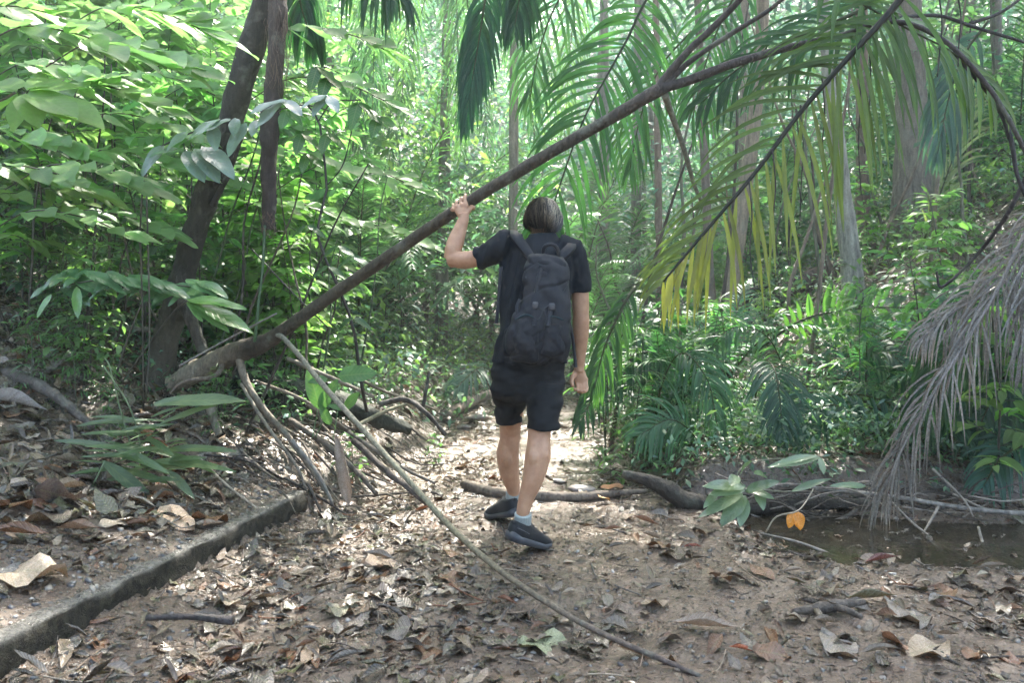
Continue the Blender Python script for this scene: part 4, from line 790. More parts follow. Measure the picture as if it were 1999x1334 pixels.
# large compound leaf at the upper left
c0 = P(30, 180, 3.3); LL = (.22, .36, .11); lv = []
for tx, ty, dy in ((-60, 250, .1), (20, 255, -.05), (75, 240, -.12), (150, 215, -.15), (205, 235, -.1), (180, 160, .1), (130, 140, .2), (-60, 150, .2)):
    lv.append((P(45 + (tx - 45) * .1, 178 + (ty - 178) * .08, 3.3), P(tx, ty, 3.3 + dy), (.1, -.55, 1), .5, LL))
leaves_thing('broad_leaf_spray', 'big fan of pale lime leaflets at the upper left edge', 'leaf spray', c0, [([P(-60, 240, 3.5), P(-10, 205, 3.35), c0], .006)], lv, M_lime)
rg = np.random.default_rng(5)
for k, (px, py, Yd, n_, sz) in enumerate(((400, 40, 5.7, 9, .24), (180, 170, 4.5, 9, .26), (400, 120, 5.8, 9, .24), (100, 130, 4.7, 9, .27), (320, 30, 5.6, 9, .26), (250, 300, 5.0, 9, .22), (30, 260, 4.6, 9, .24), (560, 300, 5.3, 8, .2), (680, 330, 5.4, 8, .2), (700, 440, 5.6, 8, .18), (560, 400, 5.6, 8, .18), (200, 420, 4.9, 8, .18),(90, 60, 3.6, 7, .26), (230, 90, 3.9, 9, .26), (290, 150, 5.5, 9, .24), (150, 330, 3.9, 8, .22), (260, 20, 4.2, 9, .27), (430, 170, 6.0, 9, .25), (40, 20, 4.0, 8, .27), (620, 60, 4.9, 7, .24), (110, 420, 4.2, 7, .17), (40, 330, 3.8, 6, .22), (330, 320, 5.6, 8, .2), (250, 230, 5.0, 9, .22), (560, 120, 6.2, 8, .22), (620, 160, 4.9, 6, .2))):
    base = P(px - 140, py + 40, Yd + .2); stem = [base, P(px - 50, py - 8, Yd + .05), P(px + 60, py + 6, Yd - .05), P(px + 130, py + 36, Yd - .1)]; sp_ = smooth_path(stem, 20); lv = []
    for i_ in range(n_):
        tt = .3 + .7 * i_ / (n_ - 1); a_ = np.array([np.interp(tt * 19, range(20), sp_[:, q]) for q in range(3)])
        for sg in (1, -1):
            d = np.array([.55 + .3 * tt, sg * .75 - .1, rg.uniform(-.45, .02)]); d = d / np.linalg.norm(d) * sz * 1.25 * rg.uniform(.7, 1.05)
            if i_ == n_ - 1 and sg == -1: d = np.array([1, 0, -.3]) * sz * .8
            lv.append((a_, a_ + d, (rg.uniform(-.3, .3), -.6 + rg.uniform(-.35, .35), 1), .46, np.array(LIME) * rg.uniform(.75, 1.15)))
    leaves_thing('leafy_branch', ['pale lime leafy branch ' + w for w in ('high between the leaning trunk and the top edge', 'in the second layer right of the big fan', 'just left of the leaning trunk high up', 'directly above the big leaflet fan in the second layer', 'at the top edge above the silvery leaves', 'below and behind the silvery leaves', 'at the left edge behind the big fan', 'right of the lower half of the dead trunk', 'behind the black wavy stem', 'above the lifted branch left of the hand', 'right of the torn end of the dead trunk', 'low at left in front of the dark slope','in the top left corner above the big leaflet fan', 'right of the big leaflet fan', 'halfway between the big fan and the leaning trunk', 'hanging below the big leaflet fan', 'at the top edge left of the trunk', 'touching the leaning trunk at the top', 'filling the very top left corner', 'spreading right of the hanging dead trunk', 'low at the left edge in deep green shade', 'under the big fan at the left edge', 'left of the silvery drooping leaves', 'above the silvery drooping leaves', 'behind the leaning trunk top', 'right of the dead trunk above the silvery leaf')][k], 'branch', base, [(stem, .004)], lv, M_lime)
# glossy drooping leaves crossing the leaning trunk; sky shine painted into their silvery colour
M_gloss = leaf_mat('glossy_leaf', trans=.25, rough=.2, spec=.9, veins=.15); SKY_SHINE = (.19, .27, .24); lv = []
st1 = [P(470, 270, 4.3), P(520, 225, 4.3), P(590, 205, 4.3), P(640, 215, 4.32)]
for a_, b_ in (((560, 195), (480, 215)), ((550, 200), (495, 245)), ((555, 196), (590, 220)), ((640, 185), (585, 205)), ((635, 190), (608, 222)), ((640, 186), (660, 215)), ((450, 232), (400, 250)), ((460, 230), (455, 262)), ((430, 232), (360, 268)), ((370, 255), (320, 290)), ((320, 282), (270, 340)), ((415, 245), (420, 290)), ((500, 235), (490, 262)), ((395, 285), (460, 340)), ((380, 290), (430, 350)), ((360, 295), (400, 350)), ((350, 290), (290, 300)), ((480, 240), (440, 300))):
    lv.append((P(*a_, 4.3), P(*b_, 4.2), (0, -.55, 1), .42, SKY_SHINE))
leaves_thing('drooping_glossy_plant', 'glossy green drooping leaves, silvery sky shine in their colour, crossing the leaning trunk', 'plant', gpt(520, 800), [([P(280, 800, 4.4), P(278, 600, 4.35), P(275, 420, 4.3), P(300, 300, 4.3), P(420, 240, 4.3)], .005), (st1, .004)], lv, M_gloss)
# dark thin stemmed sapling in front of the thicket
lv = []
for px, py, s_ in ((640, 150, 1), (620, 130, 1), (700, 200, 1.2), (740, 225, 1), (590, 260, .9), (640, 260, .9), (560, 215, .8), (600, 300, .8)):
    for a_ in (-.5, .6, 1.9, 3.3): lv.append((P(px, py, 4.75), P(px + math.cos(a_) * 48 * s_, py + (14 + 30 * abs(math.sin(a_))) * s_, 4.75 - .12 * math.sin(a_)), (rg.uniform(-.2, .2), -.4, 1), .4, (.07, .17, .045)))
for px, py in ((660, 480), (690, 500), (640, 520), (690, 620), (600, 440)):
    for a_ in (-.3, 2.6): lv.append((P(px, py, 4.7), P(px + math.cos(a_) * 40, py + 22, 4.7), (0, -.6, 1), .4, (.05, .13, .06)))
leaves_thing('dark_stemmed_sapling', 'sapling with a thin black wavy stem standing between dead trunk and lifted branch', 'sapling', P(715, 800, 4.9), [([P(716, 805, 4.95), P(702, 730, 4.9), P(690, 640, 4.85), P(660, 560, 4.8), P(625, 480, 4.78), P(622, 430, 4.78), P(638, 370, 4.78), P(630, 290, 4.78), P(622, 235, 4.78), P(600, 205, 4.78)], [.011, .010, .009, .008, .007, .006]), ([P(622, 235, 4.78), P(650, 200, 4.76), P(705, 195, 4.75)], .004), ([P(640, 360, 4.78), P(670, 320, 4.78), P(690, 240, 4.78)], .004), ([P(490, 485, 4.9), P(560, 560, 4.85), P(640, 640, 4.85)], .005)], lv, M_leaf, (.03, .026, .022))
# drooping-tip leaf sprays in the lower left
lv = []
for k in range(26):
    px = 110 + k * 11; py = 545 - 10 * math.sin(k * .25) + rg.uniform(-12, 12); a_ = rg.uniform(-.4, .6) if k % 2 else rg.uniform(2.4, 3.6)
    lv.append((P(px, py, 4.5 + rg.uniform(-.1, .2)), P(px + math.cos(a_) * 62, py + 22 + abs(math.sin(a_)) * 20, 4.4), (rg.uniform(-.3, .3), -.5, 1), .3, (.08, .17, .08)))
for (a_, b_) in (((365, 585), (480, 590)), ((365, 590), (450, 640)), ((370, 590), (395, 625)), ((370, 588), (500, 640)), ((100, 575), (68, 618)), ((150, 545), (105, 540)), ((150, 560), (150, 620))):
    lv.append((P(*a_, 4.4), P(*b_, 4.3), (0, -.5, 1), .26, (.12, .24, .07)))
leaves_thing('glinting_shrub', 'shrub with narrow glinting leaves in front of the leaning trunk foot', 'shrub', P(215, 760, 4.5), [([P(215, 770, 4.5), P(250, 660, 4.5), P(290, 560, 4.5)], .006), ([P(235, 750, 4.5), P(330, 620, 4.45), P(365, 588, 4.4)], .005), ([P(110, 560, 4.5), P(220, 545, 4.5), P(370, 560, 4.5)], .004), ([P(285, 780, 4.3), P(292, 640, 4.3), P(285, 330, 4.3)], .005)], lv, M_gloss)
# strap leaved clump with broad leaf on the bank
lv = []; b0 = P(262, 860, 3.95)
for k in range(60):
    a_ = rg.uniform(-2.9, -.1) ; l_ = rg.uniform(60, 165); bx, by = 265 + rg.uniform(-55, 65), 860 + rg.uniform(-50, 60)
    lv.append((P(bx, by, 3.95), P(bx + math.cos(a_) * l_, by + math.sin(a_) * l_ * .35 + rg.uniform(-5, 45), 3.9 + rg.uniform(-.2, .15)), (rg.uniform(-.3, .3), -.7, 1), .11, (.15, .23, .11)))
for (a_, b_, w) in (((300, 790), (478, 765), .2), ((310, 830), (420, 778), .15), ((240, 930), (150, 955), .17), ((290, 940), (345, 930), .2), ((200, 900), (330, 1000), .16), ((75, 960), (200, 945), .13), ((330, 920), (380, 970), .2)):
    lv.append((P(*a_, 3.9), P(*b_, 3.8), (0, -.6, 1), w, (.17, .24, .14)))
leaves_thing('strap_leaved_plant', 'clump of pale green strap leaves growing on the bank below the leaning trunk', 'plant', b0, [([P(265, 900, 3.95), P(240, 820, 3.95), P(215, 720, 3.95), P(205, 700, 3.95)], .004), ([P(280, 900, 3.95), P(255, 800, 3.95), P(202, 715, 3.9)], .004), ([P(175, 960, 3.8), P(205, 900, 3.85)], .004)], lv, M_leaf, (.12, .17, .08))
# arrow leaves among the roots
lv = []
for (a_, b_, w) in (((625, 800), (600, 715), .35), ((625, 800), (655, 740), .4), ((660, 735), (735, 725), .5), ((640, 740), (600, 745), .5), ((672, 800), (700, 765), .45), ((645, 830), (625, 790), .4), ((672, 800), (640, 790), .35)):
    lv.append((P(*a_, 4.55), P(*b_, 4.5), (0, -.9, .6), w, (.09, .20, .07)))
leaves_thing('arrow_leaved_herb', 'green arrow leaved herb beside the bend of the thin cane', 'herb', P(610, 850, 4.6), [([P(610, 855, 4.6), P(620, 800, 4.58)], .003), ([P(615, 855, 4.6), P(640, 800, 4.58), P(658, 745, 4.55)], .003), ([P(650, 860, 4.6), P(660, 800, 4.58)], .003)], lv, M_leaf, (.10, .18, .08))
# pale sprig and the orange pod over the puddle
PG = (.14, .21, .11); lv = []
for (a_, b_, w) in (((1455, 955), (1385, 960), .3), ((1450, 965), (1362, 1005), .22), ((1455, 960), (1520, 935), .35), ((1455, 968), (1405, 1025), .4), ((1455, 972), (1445, 1028), .42), ((1478, 955), (1492, 995), .45), ((1455, 950), (1375, 943), .28), ((1400, 960), (1375, 990), .3), ((1460, 955), (1512, 970), .35), ((1440, 930), (1425, 945), .5), ((1495, 930), (1475, 920), .4), ((1690, 950), (1625, 943), .17), ((1545, 960), (1620, 930), .2), ((1445, 925), (1462, 897), .4), ((1595, 890), (1500, 905), .13), ((1600, 893), (1500, 905), .2), ((1600, 893), (1610, 925), .3)):
    lv.append((P(*a_, 4.3), P(*b_, 4.2), (rg.uniform(-.2, .2), -.7, .8), w, PG))
leaves_thing('pale_sprig', 'pale green leafy sprig hanging from the right bank over the puddle', 'sprig', P(1590, 955, 4.5), [([P(1610, 940, 4.5), P(1550, 960, 4.4), P(1455, 955, 4.3), P(1395, 960, 4.28)], .004), ([P(1455, 955, 4.3), P(1440, 925, 4.3), P(1480, 900, 4.35), P(1600, 893, 4.4)], .003)], lv, M_gloss, (.2, .2, .13))
lv = []
for (a_, b_, w) in (((1548, 1000), (1541, 1033), .62), ((1558, 1000), (1564, 1037), .6), ((1553, 1000), (1556, 1030), .45)): lv.append((P(*a_, 4.1), P(*b_, 4.08), (0, -1, .1), w, (.75, .27, .01)))
leaves_thing('orange_seed_pod', 'bright orange split pod hanging on a pale twig over the mud', 'seed pod', P(1553, 1000, 4.1), [([P(1588, 955, 4.25), P(1570, 985, 4.15), P(1553, 1000, 4.1), P(1515, 1010, 4.1), P(1495, 1040, 4.1)], .004)], lv, M_dead, (.3, .25, .18))

# ------------------------------------------------------------------ palm fronds hanging into the picture
def hero(name, label, pts, mat=None, cat='palm frond', **kw):
    mb = MB(); frond(mb, [P(*a_) for a_ in pts], **kw); o = mb.build(name, mat or M_palm); return tag(o, label, cat)
G1 = (.05, .14, .045)
hero('palm_frond', 'big dark green feather frond hanging behind the lifted branch', [(1330, -110, 4.5), (1261, 0, 4.4), (1225, 75, 4.4), (1189, 140, 4.35), (1136, 241, 4.3), (1084, 390, 4.3), (1072, 440, 4.3)], n=38, Lm=.54, w=.0125, droop=.15, jit=.12, col=G1, col2=(.05, .16, .035), ang=(75, 25), lift=.1, rr=(.009, .003), up=(0, -1, .35), rcol=(.03, .035, .02), lr=(1.0, 1.05))
hero('palm_frond', 'narrow dark frond hanging straight down at the top centre', [(975, -160, 4.2), (950, -20, 4.1), (938, 60, 4.1), (926, 130, 4.1), (908, 235, 4.1)], n=36, Lm=.36, w=.011, droop=.30, col=(.02, .08, .03), col2=(.03, .12, .05), ang=(50, 12), lift=-.1, rr=(.008, .002), up=(.1, -1, .25))
hero('palm_frond', 'short dark frond beside the narrow one at the top centre', [(1010, -190, 4.5), (1020, -80, 4.4), (1015, -10, 4.4), (1005, 50, 4.4)], n=26, Lm=.36, w=.011, droop=.3, col=(.025, .085, .03), ang=(60, 20), lift=-.1, up=(-.2, -1, .25))
hero('palm_frond', 'dark frond tips dangling at the top right of the dead trunk', [(640, -160, 4.8), (690, -100, 4.7), (735, -50, 4.6), (770, -10, 4.6)], n=26, Lm=.5, w=.014, droop=.42, col=(.025, .08, .03), ang=(80, 40), lift=-.1, up=(0, -.6, .8))
hero('palm_frond', 'dark green frond hanging between the dead trunk and the sapling', [(600, -120, 5.2), (585, -30, 5.1), (590, 20, 5.1), (615, 90, 5.1)], n=20, Lm=.42, w=.017, droop=.35, col=(.02, .09, .035), ang=(60, 20), lift=-.1, up=(0, -1, .3))
hero('palm_frond', 'yellowing frond with a thick dark midrib slanting across the upper right', [(1800, -60, 3.4), (1738, 22, 3.42), (1690, 75, 3.43), (1640, 130, 3.45), (1560, 222, 3.5), (1480, 330, 3.5), (1400, 425, 3.5), (1345, 490, 3.5), (1295, 550, 3.5)], n=46, Lm=.60, w=.0095, droop=.15, jit=.24, colb=(.14, .17, .04), col=(.06, .12, .035), col2=(.34, .31, .05), ang=(70, 25), lift=.0, cexp=1.7, rr=(.017, .005), rcol=(.03, .03, .022), up=(0, -1, .5), t0=.08, prof=([.08, .3, .6, .85, 1], [.75, 1, 1, .6, .35]), lr=(.85, 1.05))
for k_, (q_, c_, l_) in enumerate((([(1500, -120, 4.6), (1440, -20, 4.6), (1400, 60, 4.6), (1370, 150, 4.6), (1350, 240, 4.6)], (.04, .11, .035), 'dark green frond hanging beside the branch fork'), ([(1190, -150, 5.0), (1130, -60, 5.0), (1080, 20, 5.0), (1050, 110, 5.0), (1035, 190, 5.0)], (.05, .12, .05), 'mid green frond hanging left of the big feather frond'), ([(1350, 60, 5.4), (1290, 130, 5.4), (1250, 230, 5.4), (1230, 330, 5.4)], (.05, .13, .045), 'mid green frond behind the big feather frond'))):
    hero('palm_frond', l_, q_, n=24, Lm=.50, w=.010, droop=.2, col=np.array(c_) * 1.4, ang=(65, 22), lift=-.05, rr=(.008, .003), up=(.2 - .1 * k_, -1, .4), jit=.2)
hero('palm_frond', 'olive frond with long leaflets hanging across the top right', [(1560, -80, 3.6), (1680, 5, 3.5), (1780, 60, 3.5), (1870, 110, 3.5), (1940, 190, 3.5)], n=16, Lm=.55, w=.014, droop=.3, col=(.06, .13, .035), col2=(.10, .16, .035), ang=(75, 40), lift=-.1, rr=(.007, .003), up=(0, -.8, .6))
hero('palm_frond', 'green frond leaflets overhead between the branch fork and the yellowing frond', [(1800, -50, 3.8), (1680, 20, 3.8), (1560, 70, 3.8), (1440, 135, 3.85), (1370, 200, 3.9)], n=24, Lm=.42, w=.012, droop=.2, col=(.035, .10, .035), ang=(60, 25), lift=.0, up=(0, -.9, .5))
hero('palm_frond', 'blue green frond hanging beside the thick tree', [(1930, 40, 6.5), (1880, 110, 6.5), (1850, 200, 6.5), (1830, 300, 6.5)], n=26, Lm=.6, w=.018, droop=.25, col=(.06, .13, .10), ang=(55, 15), lift=-.05, up=(0, -1, .4))
hero('palm_frond', 'pale sunlit frond leaning right of the thick tree', [(1800, 480, 8.0), (1835, 380, 8.0), (1870, 280, 8.0), (1895, 190, 8.0)], n=22, Lm=.6, w=.014, droop=.12, col=(.2, .24, .12), ang=(30, 12), lift=.1, up=(0, -1, .3))
hero('palm_frond', 'teal green frond fanned toward the viewer at the foot of the right slope', [(1450, 940, 5.6), (1470, 800, 5.6), (1492, 712, 5.4), (1512, 722, 5.15), (1522, 780, 4.98), (1527, 840, 4.9)], n=26, Lm=.42, w=.011, droop=.13, col=TEAL, col2=(.03, .085, .05), ang=(80, 22), lift=.05, rr=(.008, .003), up=(0, -1, .7), t0=.42)
hero('palm_frond', 'teal frond with hanging leaflets behind the dead frond', [(1470, 860, 5.7), (1560, 800, 5.5), (1660, 770, 5.4), (1760, 800, 5.2), (1830, 870, 5.1)], n=30, Lm=.36, w=.013, droop=.35, col=(.03, .09, .055), ang=(80, 50), lift=.0, up=(0, -.6, 1), t0=.25)
leafcloud('bank_cover', 12000, ((.9, 4.6), (4.8, 6.4), (.02, .28)), .06, FG + [(.07, .15, .09), (.05, .12, .06)], 500, 'low plants covering the lip of the right bank', 33, lambda c: np.where(c[:, 0] > rx(c[:, 1]) + .05, 1.0, 0), spread=.1)
for k_, (q_, c_, l_) in enumerate((([(1260, 930, 5.6), (1290, 760, 5.6), (1330, 690, 5.4), (1380, 740, 5.2), (1400, 830, 5.1)], (.05, .13, .06), 'green arching frond between the hiker and the teal fan frond'), ([(1180, 900, 6.2), (1190, 720, 6.2), (1230, 640, 6.0), (1290, 660, 5.8), (1320, 740, 5.7)], (.07, .16, .06), 'bright arching frond right of the hiker shorts'), ([(1600, 900, 6.0), (1640, 760, 6.0), (1690, 690, 5.8), (1750, 700, 5.6), (1800, 780, 5.5)], (.04, .11, .07), 'teal arching frond left of the hanging dead frond'), ([(1700, 880, 5.4), (1650, 800, 5.3), (1590, 800, 5.2), (1550, 860, 5.1)], (.04, .11, .07), 'short teal frond bending down to the bank lip'), ([(1560, 900, 6.4), (1540, 760, 6.4), (1500, 660, 6.3), (1430, 640, 6.1), (1370, 700, 6.0)], (.07, .15, .07), 'green frond arching left below the stump'), ([(1850, 900, 5.2), (1870, 780, 5.2), (1920, 700, 5.1), (1990, 720, 5.0)], (.05, .12, .06), 'dark green frond arching right behind the dead frond'), ([(1380, 940, 5.2), (1360, 860, 5.2), (1310, 820, 5.1), (1250, 850, 5.0)], (.06, .15, .07), 'low green frond bending over the bank toward the hiker'), ([(1770, 930, 5.0), (1790, 850, 5.0), (1850, 810, 4.9), (1920, 860, 4.8)], (.05, .12, .08), 'low teal frond behind the tip of the dead frond'))):
    hero('palm_frond', l_, q_, n=30, Lm=.38, w=.010, droop=.22, col=c_, ang=(75, 28), lift=.05, rr=(.007, .003), up=(0, -.8, .7), jit=.16, t0=.35)
hero('palm_frond', 'bright green fern like frond crossing the right slope', [(1470, 690, 6.6), (1560, 628, 6.5), (1640, 607, 6.4), (1740, 600, 6.3), (1850, 610, 6.2)], n=26, Lm=.28, w=.018, droop=.10, col=(.10, .22, .05), ang=(80, 60), lift=.0, up=(0, -1, .25), t0=.2)
hero('palm_frond', 'dark green frond drooping beside the right edge', [(2080, 560, 4.8), (1990, 560, 4.8), (1900, 620, 4.8), (1830, 720, 4.8), (1800, 820, 4.8)], n=34, Lm=.55, w=.014, droop=.35, col=(.03, .08, .03), ang=(70, 30), lift=-.1, up=(0, -.8, .6))
hero('palm_frond', 'dark low frond at the right edge above the puddle', [(2100, 700, 4.9), (2010, 720, 4.9), (1940, 780, 4.9), (1900, 860, 4.8)], n=30, Lm=.5, w=.014, droop=.35, col=(.025, .07, .035), ang=(70, 30), lift=-.1, up=(0, -.8, .6))
hero('palm_frond', 'small teal frond in the lower right corner of the bank', [(2080, 870, 4.6), (2000, 870, 4.6), (1950, 900, 4.55), (1920, 950, 4.5)], n=24, Lm=.3, w=.009, droop=.2, col=(.04, .11, .08), ang=(70, 30), lift=-.0, up=(0, -.8, .6))
hero('palm_frond', 'narrow frond drooping right of the hiker hand', [(1240, 560, 5.2), (1215, 600, 5.1), (1180, 680, 5.05), (1160, 760, 5.0)], n=26, Lm=.36, w=.010, droop=.35, col=(.05, .13, .035), ang=(60, 20), lift=-.1, up=(0, -.9, .5))
hero('palm_frond', 'dark feather frond arching low behind the hiker shorts', [(1330, 700, 5.9), (1250, 690, 5.7), (1180, 740, 5.5), (1130, 830, 5.4)], n=28, Lm=.34, w=.011, droop=.3, col=(.03, .09, .035), ang=(70, 30), lift=-.05, up=(0, -.7, .7))
hero('palm_frond', 'small teal frond lying over the path left of the hiker', [(1010, 780, 8.4), (950, 720, 8.2), (920, 730, 7.9), (890, 760, 7.7)], n=24, Lm=.42, w=.011, droop=.15, col=(.06, .13, .09), ang=(60, 25), lift=.0, up=(0, -.6, .8), t0=.3)
GREY = (.27, .245, .205)
hero('dead_palm_frond', 'dry grey dead frond hanging down to the puddle at the right', [(2090, 330, 4.3), (2010, 440, 4.25), (1950, 560, 4.2), (1890, 660, 4.2), (1820, 770, 4.2), (1760, 880, 4.25), (1722, 965, 4.3)], M_dead, n=70, Lm=.5, w=.0055, droop=.24, col=(.2, .18, .155), col2=GREY, ang=(50, 12), lift=-.2, rr=(.014, .006), rcol=(.25, .22, .2), up=(0, -1, .4), jit=.34, prof=([.1, .4, .8, 1], [.8, 1, .8, .5]), miss=.15)
hero('dead_palm_frond', 'dry grey dead frond arching in from the right edge above the hanging one', [(2100, 470, 4.4), (2010, 520, 4.35), (1930, 570, 4.3), (1860, 610, 4.3), (1800, 660, 4.3)], M_dead, n=48, Lm=.42, w=.0055, droop=.30, col=GREY, ang=(60, 20), lift=-.15, rr=(.010, .004), rcol=(.25, .22, .2), up=(0, -1, .4), jit=.4)
hero('dead_palm_frond', 'dry grey dead frond trailing down the right picture edge', [(2120, 300, 4.2), (2060, 420, 4.15), (2020, 560, 4.1), (2000, 700, 4.1)], M_dead, n=44, Lm=.55, w=.0055, droop=.35, col=(.2, .185, .165), ang=(50, 15), lift=-.2, rr=(.010, .004), rcol=(.25, .22, .2), up=(0, -1, .4), jit=.4)

for k_ in range(16):
    px = 610 + (k_ * 173) % 720; Yd = 7 + (k_ * 1.7) % 5; y1 = 60 + (k_ * 97) % 260; dx = RNG.uniform(-70, 70); cc_ = [(.07, .15, .09), (.09, .18, .08), (.06, .13, .09)][k_ % 3]
    if px + dx < 590 or px > 1110: continue
    o_ = hero('palm_frond', 'fine feathery frond hanging ' + ('left of' if px < 900 else 'above' if px < 1120 else 'right of') + ' the hiker far behind the lifted branch', [(px + dx * 1.6, y1 - 420, Yd), (px + dx, y1 - 260, Yd), (px + dx * .4, y1 - 100, Yd), (px, y1 + 60, Yd)], n=44, Lm=.5, w=.009, droop=.28, col=cc_, ang=(65, 25), lift=-.05, rr=(.008, .003), up=(RNG.uniform(-.4, .4), -1, .4), jit=.2)
    o_['group'] = 'fine fronds hanging far behind the branch'
# ------------------------------------------------------------------ whole palms in the background
def palm_proto(seed, nf=9, L_=2.2, n=48, Lm=.34, w=.010, col=(.05, .12, .06), h=.3):
    rg = np.random.default_rng(seed); random.seed(seed); root = thing('understory_palm', (0, 0, -60), 'x', 'palm'); mb = MB(); mb.tube([(0, 0, -.1), (0, 0, h)], [.05, .035], 8, (.1, .08, .06), 6, .2); mb.build('stem', M_bark, root)
    for f in range(nf):
        az = f * 2.4 + rg.uniform(-.3, .3); el = rg.uniform(.75, 1.35); d = np.array([math.cos(az) * math.cos(el), math.sin(az) * math.cos(el), math.sin(el)]); p = np.array([0, 0, h]); pts = [p]
        for s_ in range(7): p = p + d * L_ / 7 * rg.uniform(.9, 1.05); pts.append(p); d = unit(d + np.array([0, 0, -.17 - .03 * s_]))
        mb = MB(); frond(mb, pts, n=n, Lm=Lm, w=w, droop=.22, col=np.array(col) * 1.5 * rg.uniform(.75, 1.3), ang=(70, 30), lift=.1, rr=(.012, .003), rcol=(.06, .06, .04), nseg=4); mb.build('frond', M_palm, root)
    return root
PR['palm'] = [palm_proto(s_, 9, 2.6, 44, .36, .011, c_) for s_, c_ in ((21, (.05, .12, .06)), (22, (.07, .15, .06)))]
PR['palm_s'] = [palm_proto(23, 7, 1.3, 30, .24, .010, (.04, .11, .06), .1)]
DESC['palm'] = 'feathery understory palm with fine arching fronds'; DESC['palm_s'] = 'small feathery palm low to the ground'
for k, (px, Yd, s_) in enumerate(((700, 9.5, 1.1), (760, 11.5, 1.3), (850, 14.5, 1.5), (960, 15.5, 1.7), (1050, 11.5, 1.3), (1120, 13.5, 1.5), (830, 14, 1.6), (720, 13, 1.5), (930, 16, 1.8), (1030, 17, 1.8), (1200, 16, 1.5), (1380, 13, 1.1), (1510, 12, 1.1), (1600, 14.5, 1.3), (1760, 13, 1.2), (1900, 12, 1.1), (1990, 9.5, .9), (560, 12, 1.4), (640, 15, 1.8), (450, 13, 1.4), (1130, 10.5, .9))):
    put('palm', px, Yd, s_, k=k)
for k, (px, Yd, s_) in enumerate(((1330, 6.6, .9), (1420, 6.9, .9), (1690, 6.0, .7), (1830, 6.4, .8), (1930, 5.7, .9), (1260, 8, .9), (1290, 5.9, .7), (1970, 5.2, .8))):
    put('palm_s', px, Yd, s_, k=k)
print('plants done')
# ------------------------------------------------------------------ the hiker
def mat_skin():
    m, nt = newmat('skin'); L = nt.links.new; out = nd(nt, 'ShaderNodeOutputMaterial'); pb = nd(nt, 'ShaderNodeBsdfPrincipled')
    n1 = noise_n(nt, 25, 4, vecs(nt)); n2 = noise_n(nt, 350, 3, vecs(nt))
    c = ramp(nt, n1, [(.3, (.40, .215, .125)), (.7, (.52, .31, .19))]); L(c, pb.inputs['Base Color']); pb.inputs['Roughness'].default_value = .5
    pb.inputs['Subsurface Weight'].default_value = .12; pb.inputs['Subsurface Radius'].default_value = (.012, .005, .003); pb.inputs['Subsurface Scale'].default_value = 1
    b = nd(nt, 'ShaderNodeBump'); b.inputs['Strength'].default_value = .2; b.inputs['Distance'].default_value = .001; L(n2, b.inputs['Height']); L(b.outputs[0], pb.inputs['Normal'])
    L(pb.outputs[0], out.inputs[0]); return m
M_skin = mat_skin()
M_shirt = cloth_mat('navy_jersey', (.006, .009, .013), .8, 700, .0)
M_shorts = cloth_mat('dark_twill', (.005, .0065, .008), .75, 900, .0)
M_pack = cloth_mat('charcoal_nylon', (.016, .018, .022), .65, 1200, .0, .35)
M_strap = cloth_mat('black_webbing', (.022, .024, .028), .6, 1500, .1)
M_buckle = cloth_mat('black_plastic', (.06, .062, .066), .3, 200, 0)
M_shoe = cloth_mat('black_knit', (.012, .013, .014), .6, 1500, .1)
M_sole = cloth_mat('dark_rubber', (.055, .058, .064), .3, 300, 0)
M_sock = cloth_mat('grey_sock', (.30, .34, .32), .9, 900, .2)
M_pipe = cloth_mat('dark_teal_trim', (.015, .035, .04), .6, 500, 0)

def ell(mb, rings, seg=24):
    """closed tube through rings (centre, rx, ry, [axis x], [axis y]) ; default rings lie in the XY plane"""
    V = []; a = np.linspace(0, 2 * math.pi, seg, endpoint=False); m_ = len(rings)
    for rg_ in rings:
        c, r1, r2 = rg_[:3]; ax = np.array(rg_[3] if len(rg_) > 3 else (1, 0, 0), float); ay = np.array(rg_[4] if len(rg_) > 4 else (0, 1, 0), float)
        e = rg_[5] if len(rg_) > 5 else 1.0
        ca = np.sign(np.cos(a)) * np.abs(np.cos(a)) ** e; sa = np.sign(np.sin(a)) * np.abs(np.sin(a)) ** e
        V.append(np.array(c)[None] + ca[:, None] * ax * r1 + sa[:, None] * ay * r2)
    V = np.vstack(V); i = np.arange(m_ - 1)[:, None]; j = np.arange(seg)[None]; j2 = (j + 1) % seg
    F = np.stack([i * seg + j, i * seg + j2, (i + 1) * seg + j2, (i + 1) * seg + j], -1).reshape(-1, 4)
    V = np.vstack([V, np.array(rings[0][0]), np.array(rings[-1][0])]); c0 = len(V) - 2; j = np.arange(0, seg, 2)
    F = np.vstack([F, np.stack([np.full_like(j, c0), (j + 2) % seg, j + 1, j], -1), np.stack([np.full_like(j, c0 + 1), (m_ - 1) * seg + j, (m_ - 1) * seg + j + 1, (m_ - 1) * seg + (j + 2) % seg], -1)])
    mb.add(V, F)
def fine(rings, n=24):
    """interpolate rings smoothly"""
    A = np.array([list(r[0]) + [r[1], r[2]] for r in rings]); q = smooth_path(A, n); ex = rings[0][3:]
    return [(tuple(r[:3]), max(r[3], .002), max(r[4], .002)) + tuple(ex) for r in q]
def ball(mb, c, r, seg=14):
    r = np.ones(3) * r; rs = [((c[0], c[1], c[2] + r[2] * math.cos(t)), r[0] * max(math.sin(t), .02), r[1] * max(math.sin(t), .02)) for t in np.linspace(math.pi, 0, seg // 2 + 3)]
    ell(mb, rs, seg)
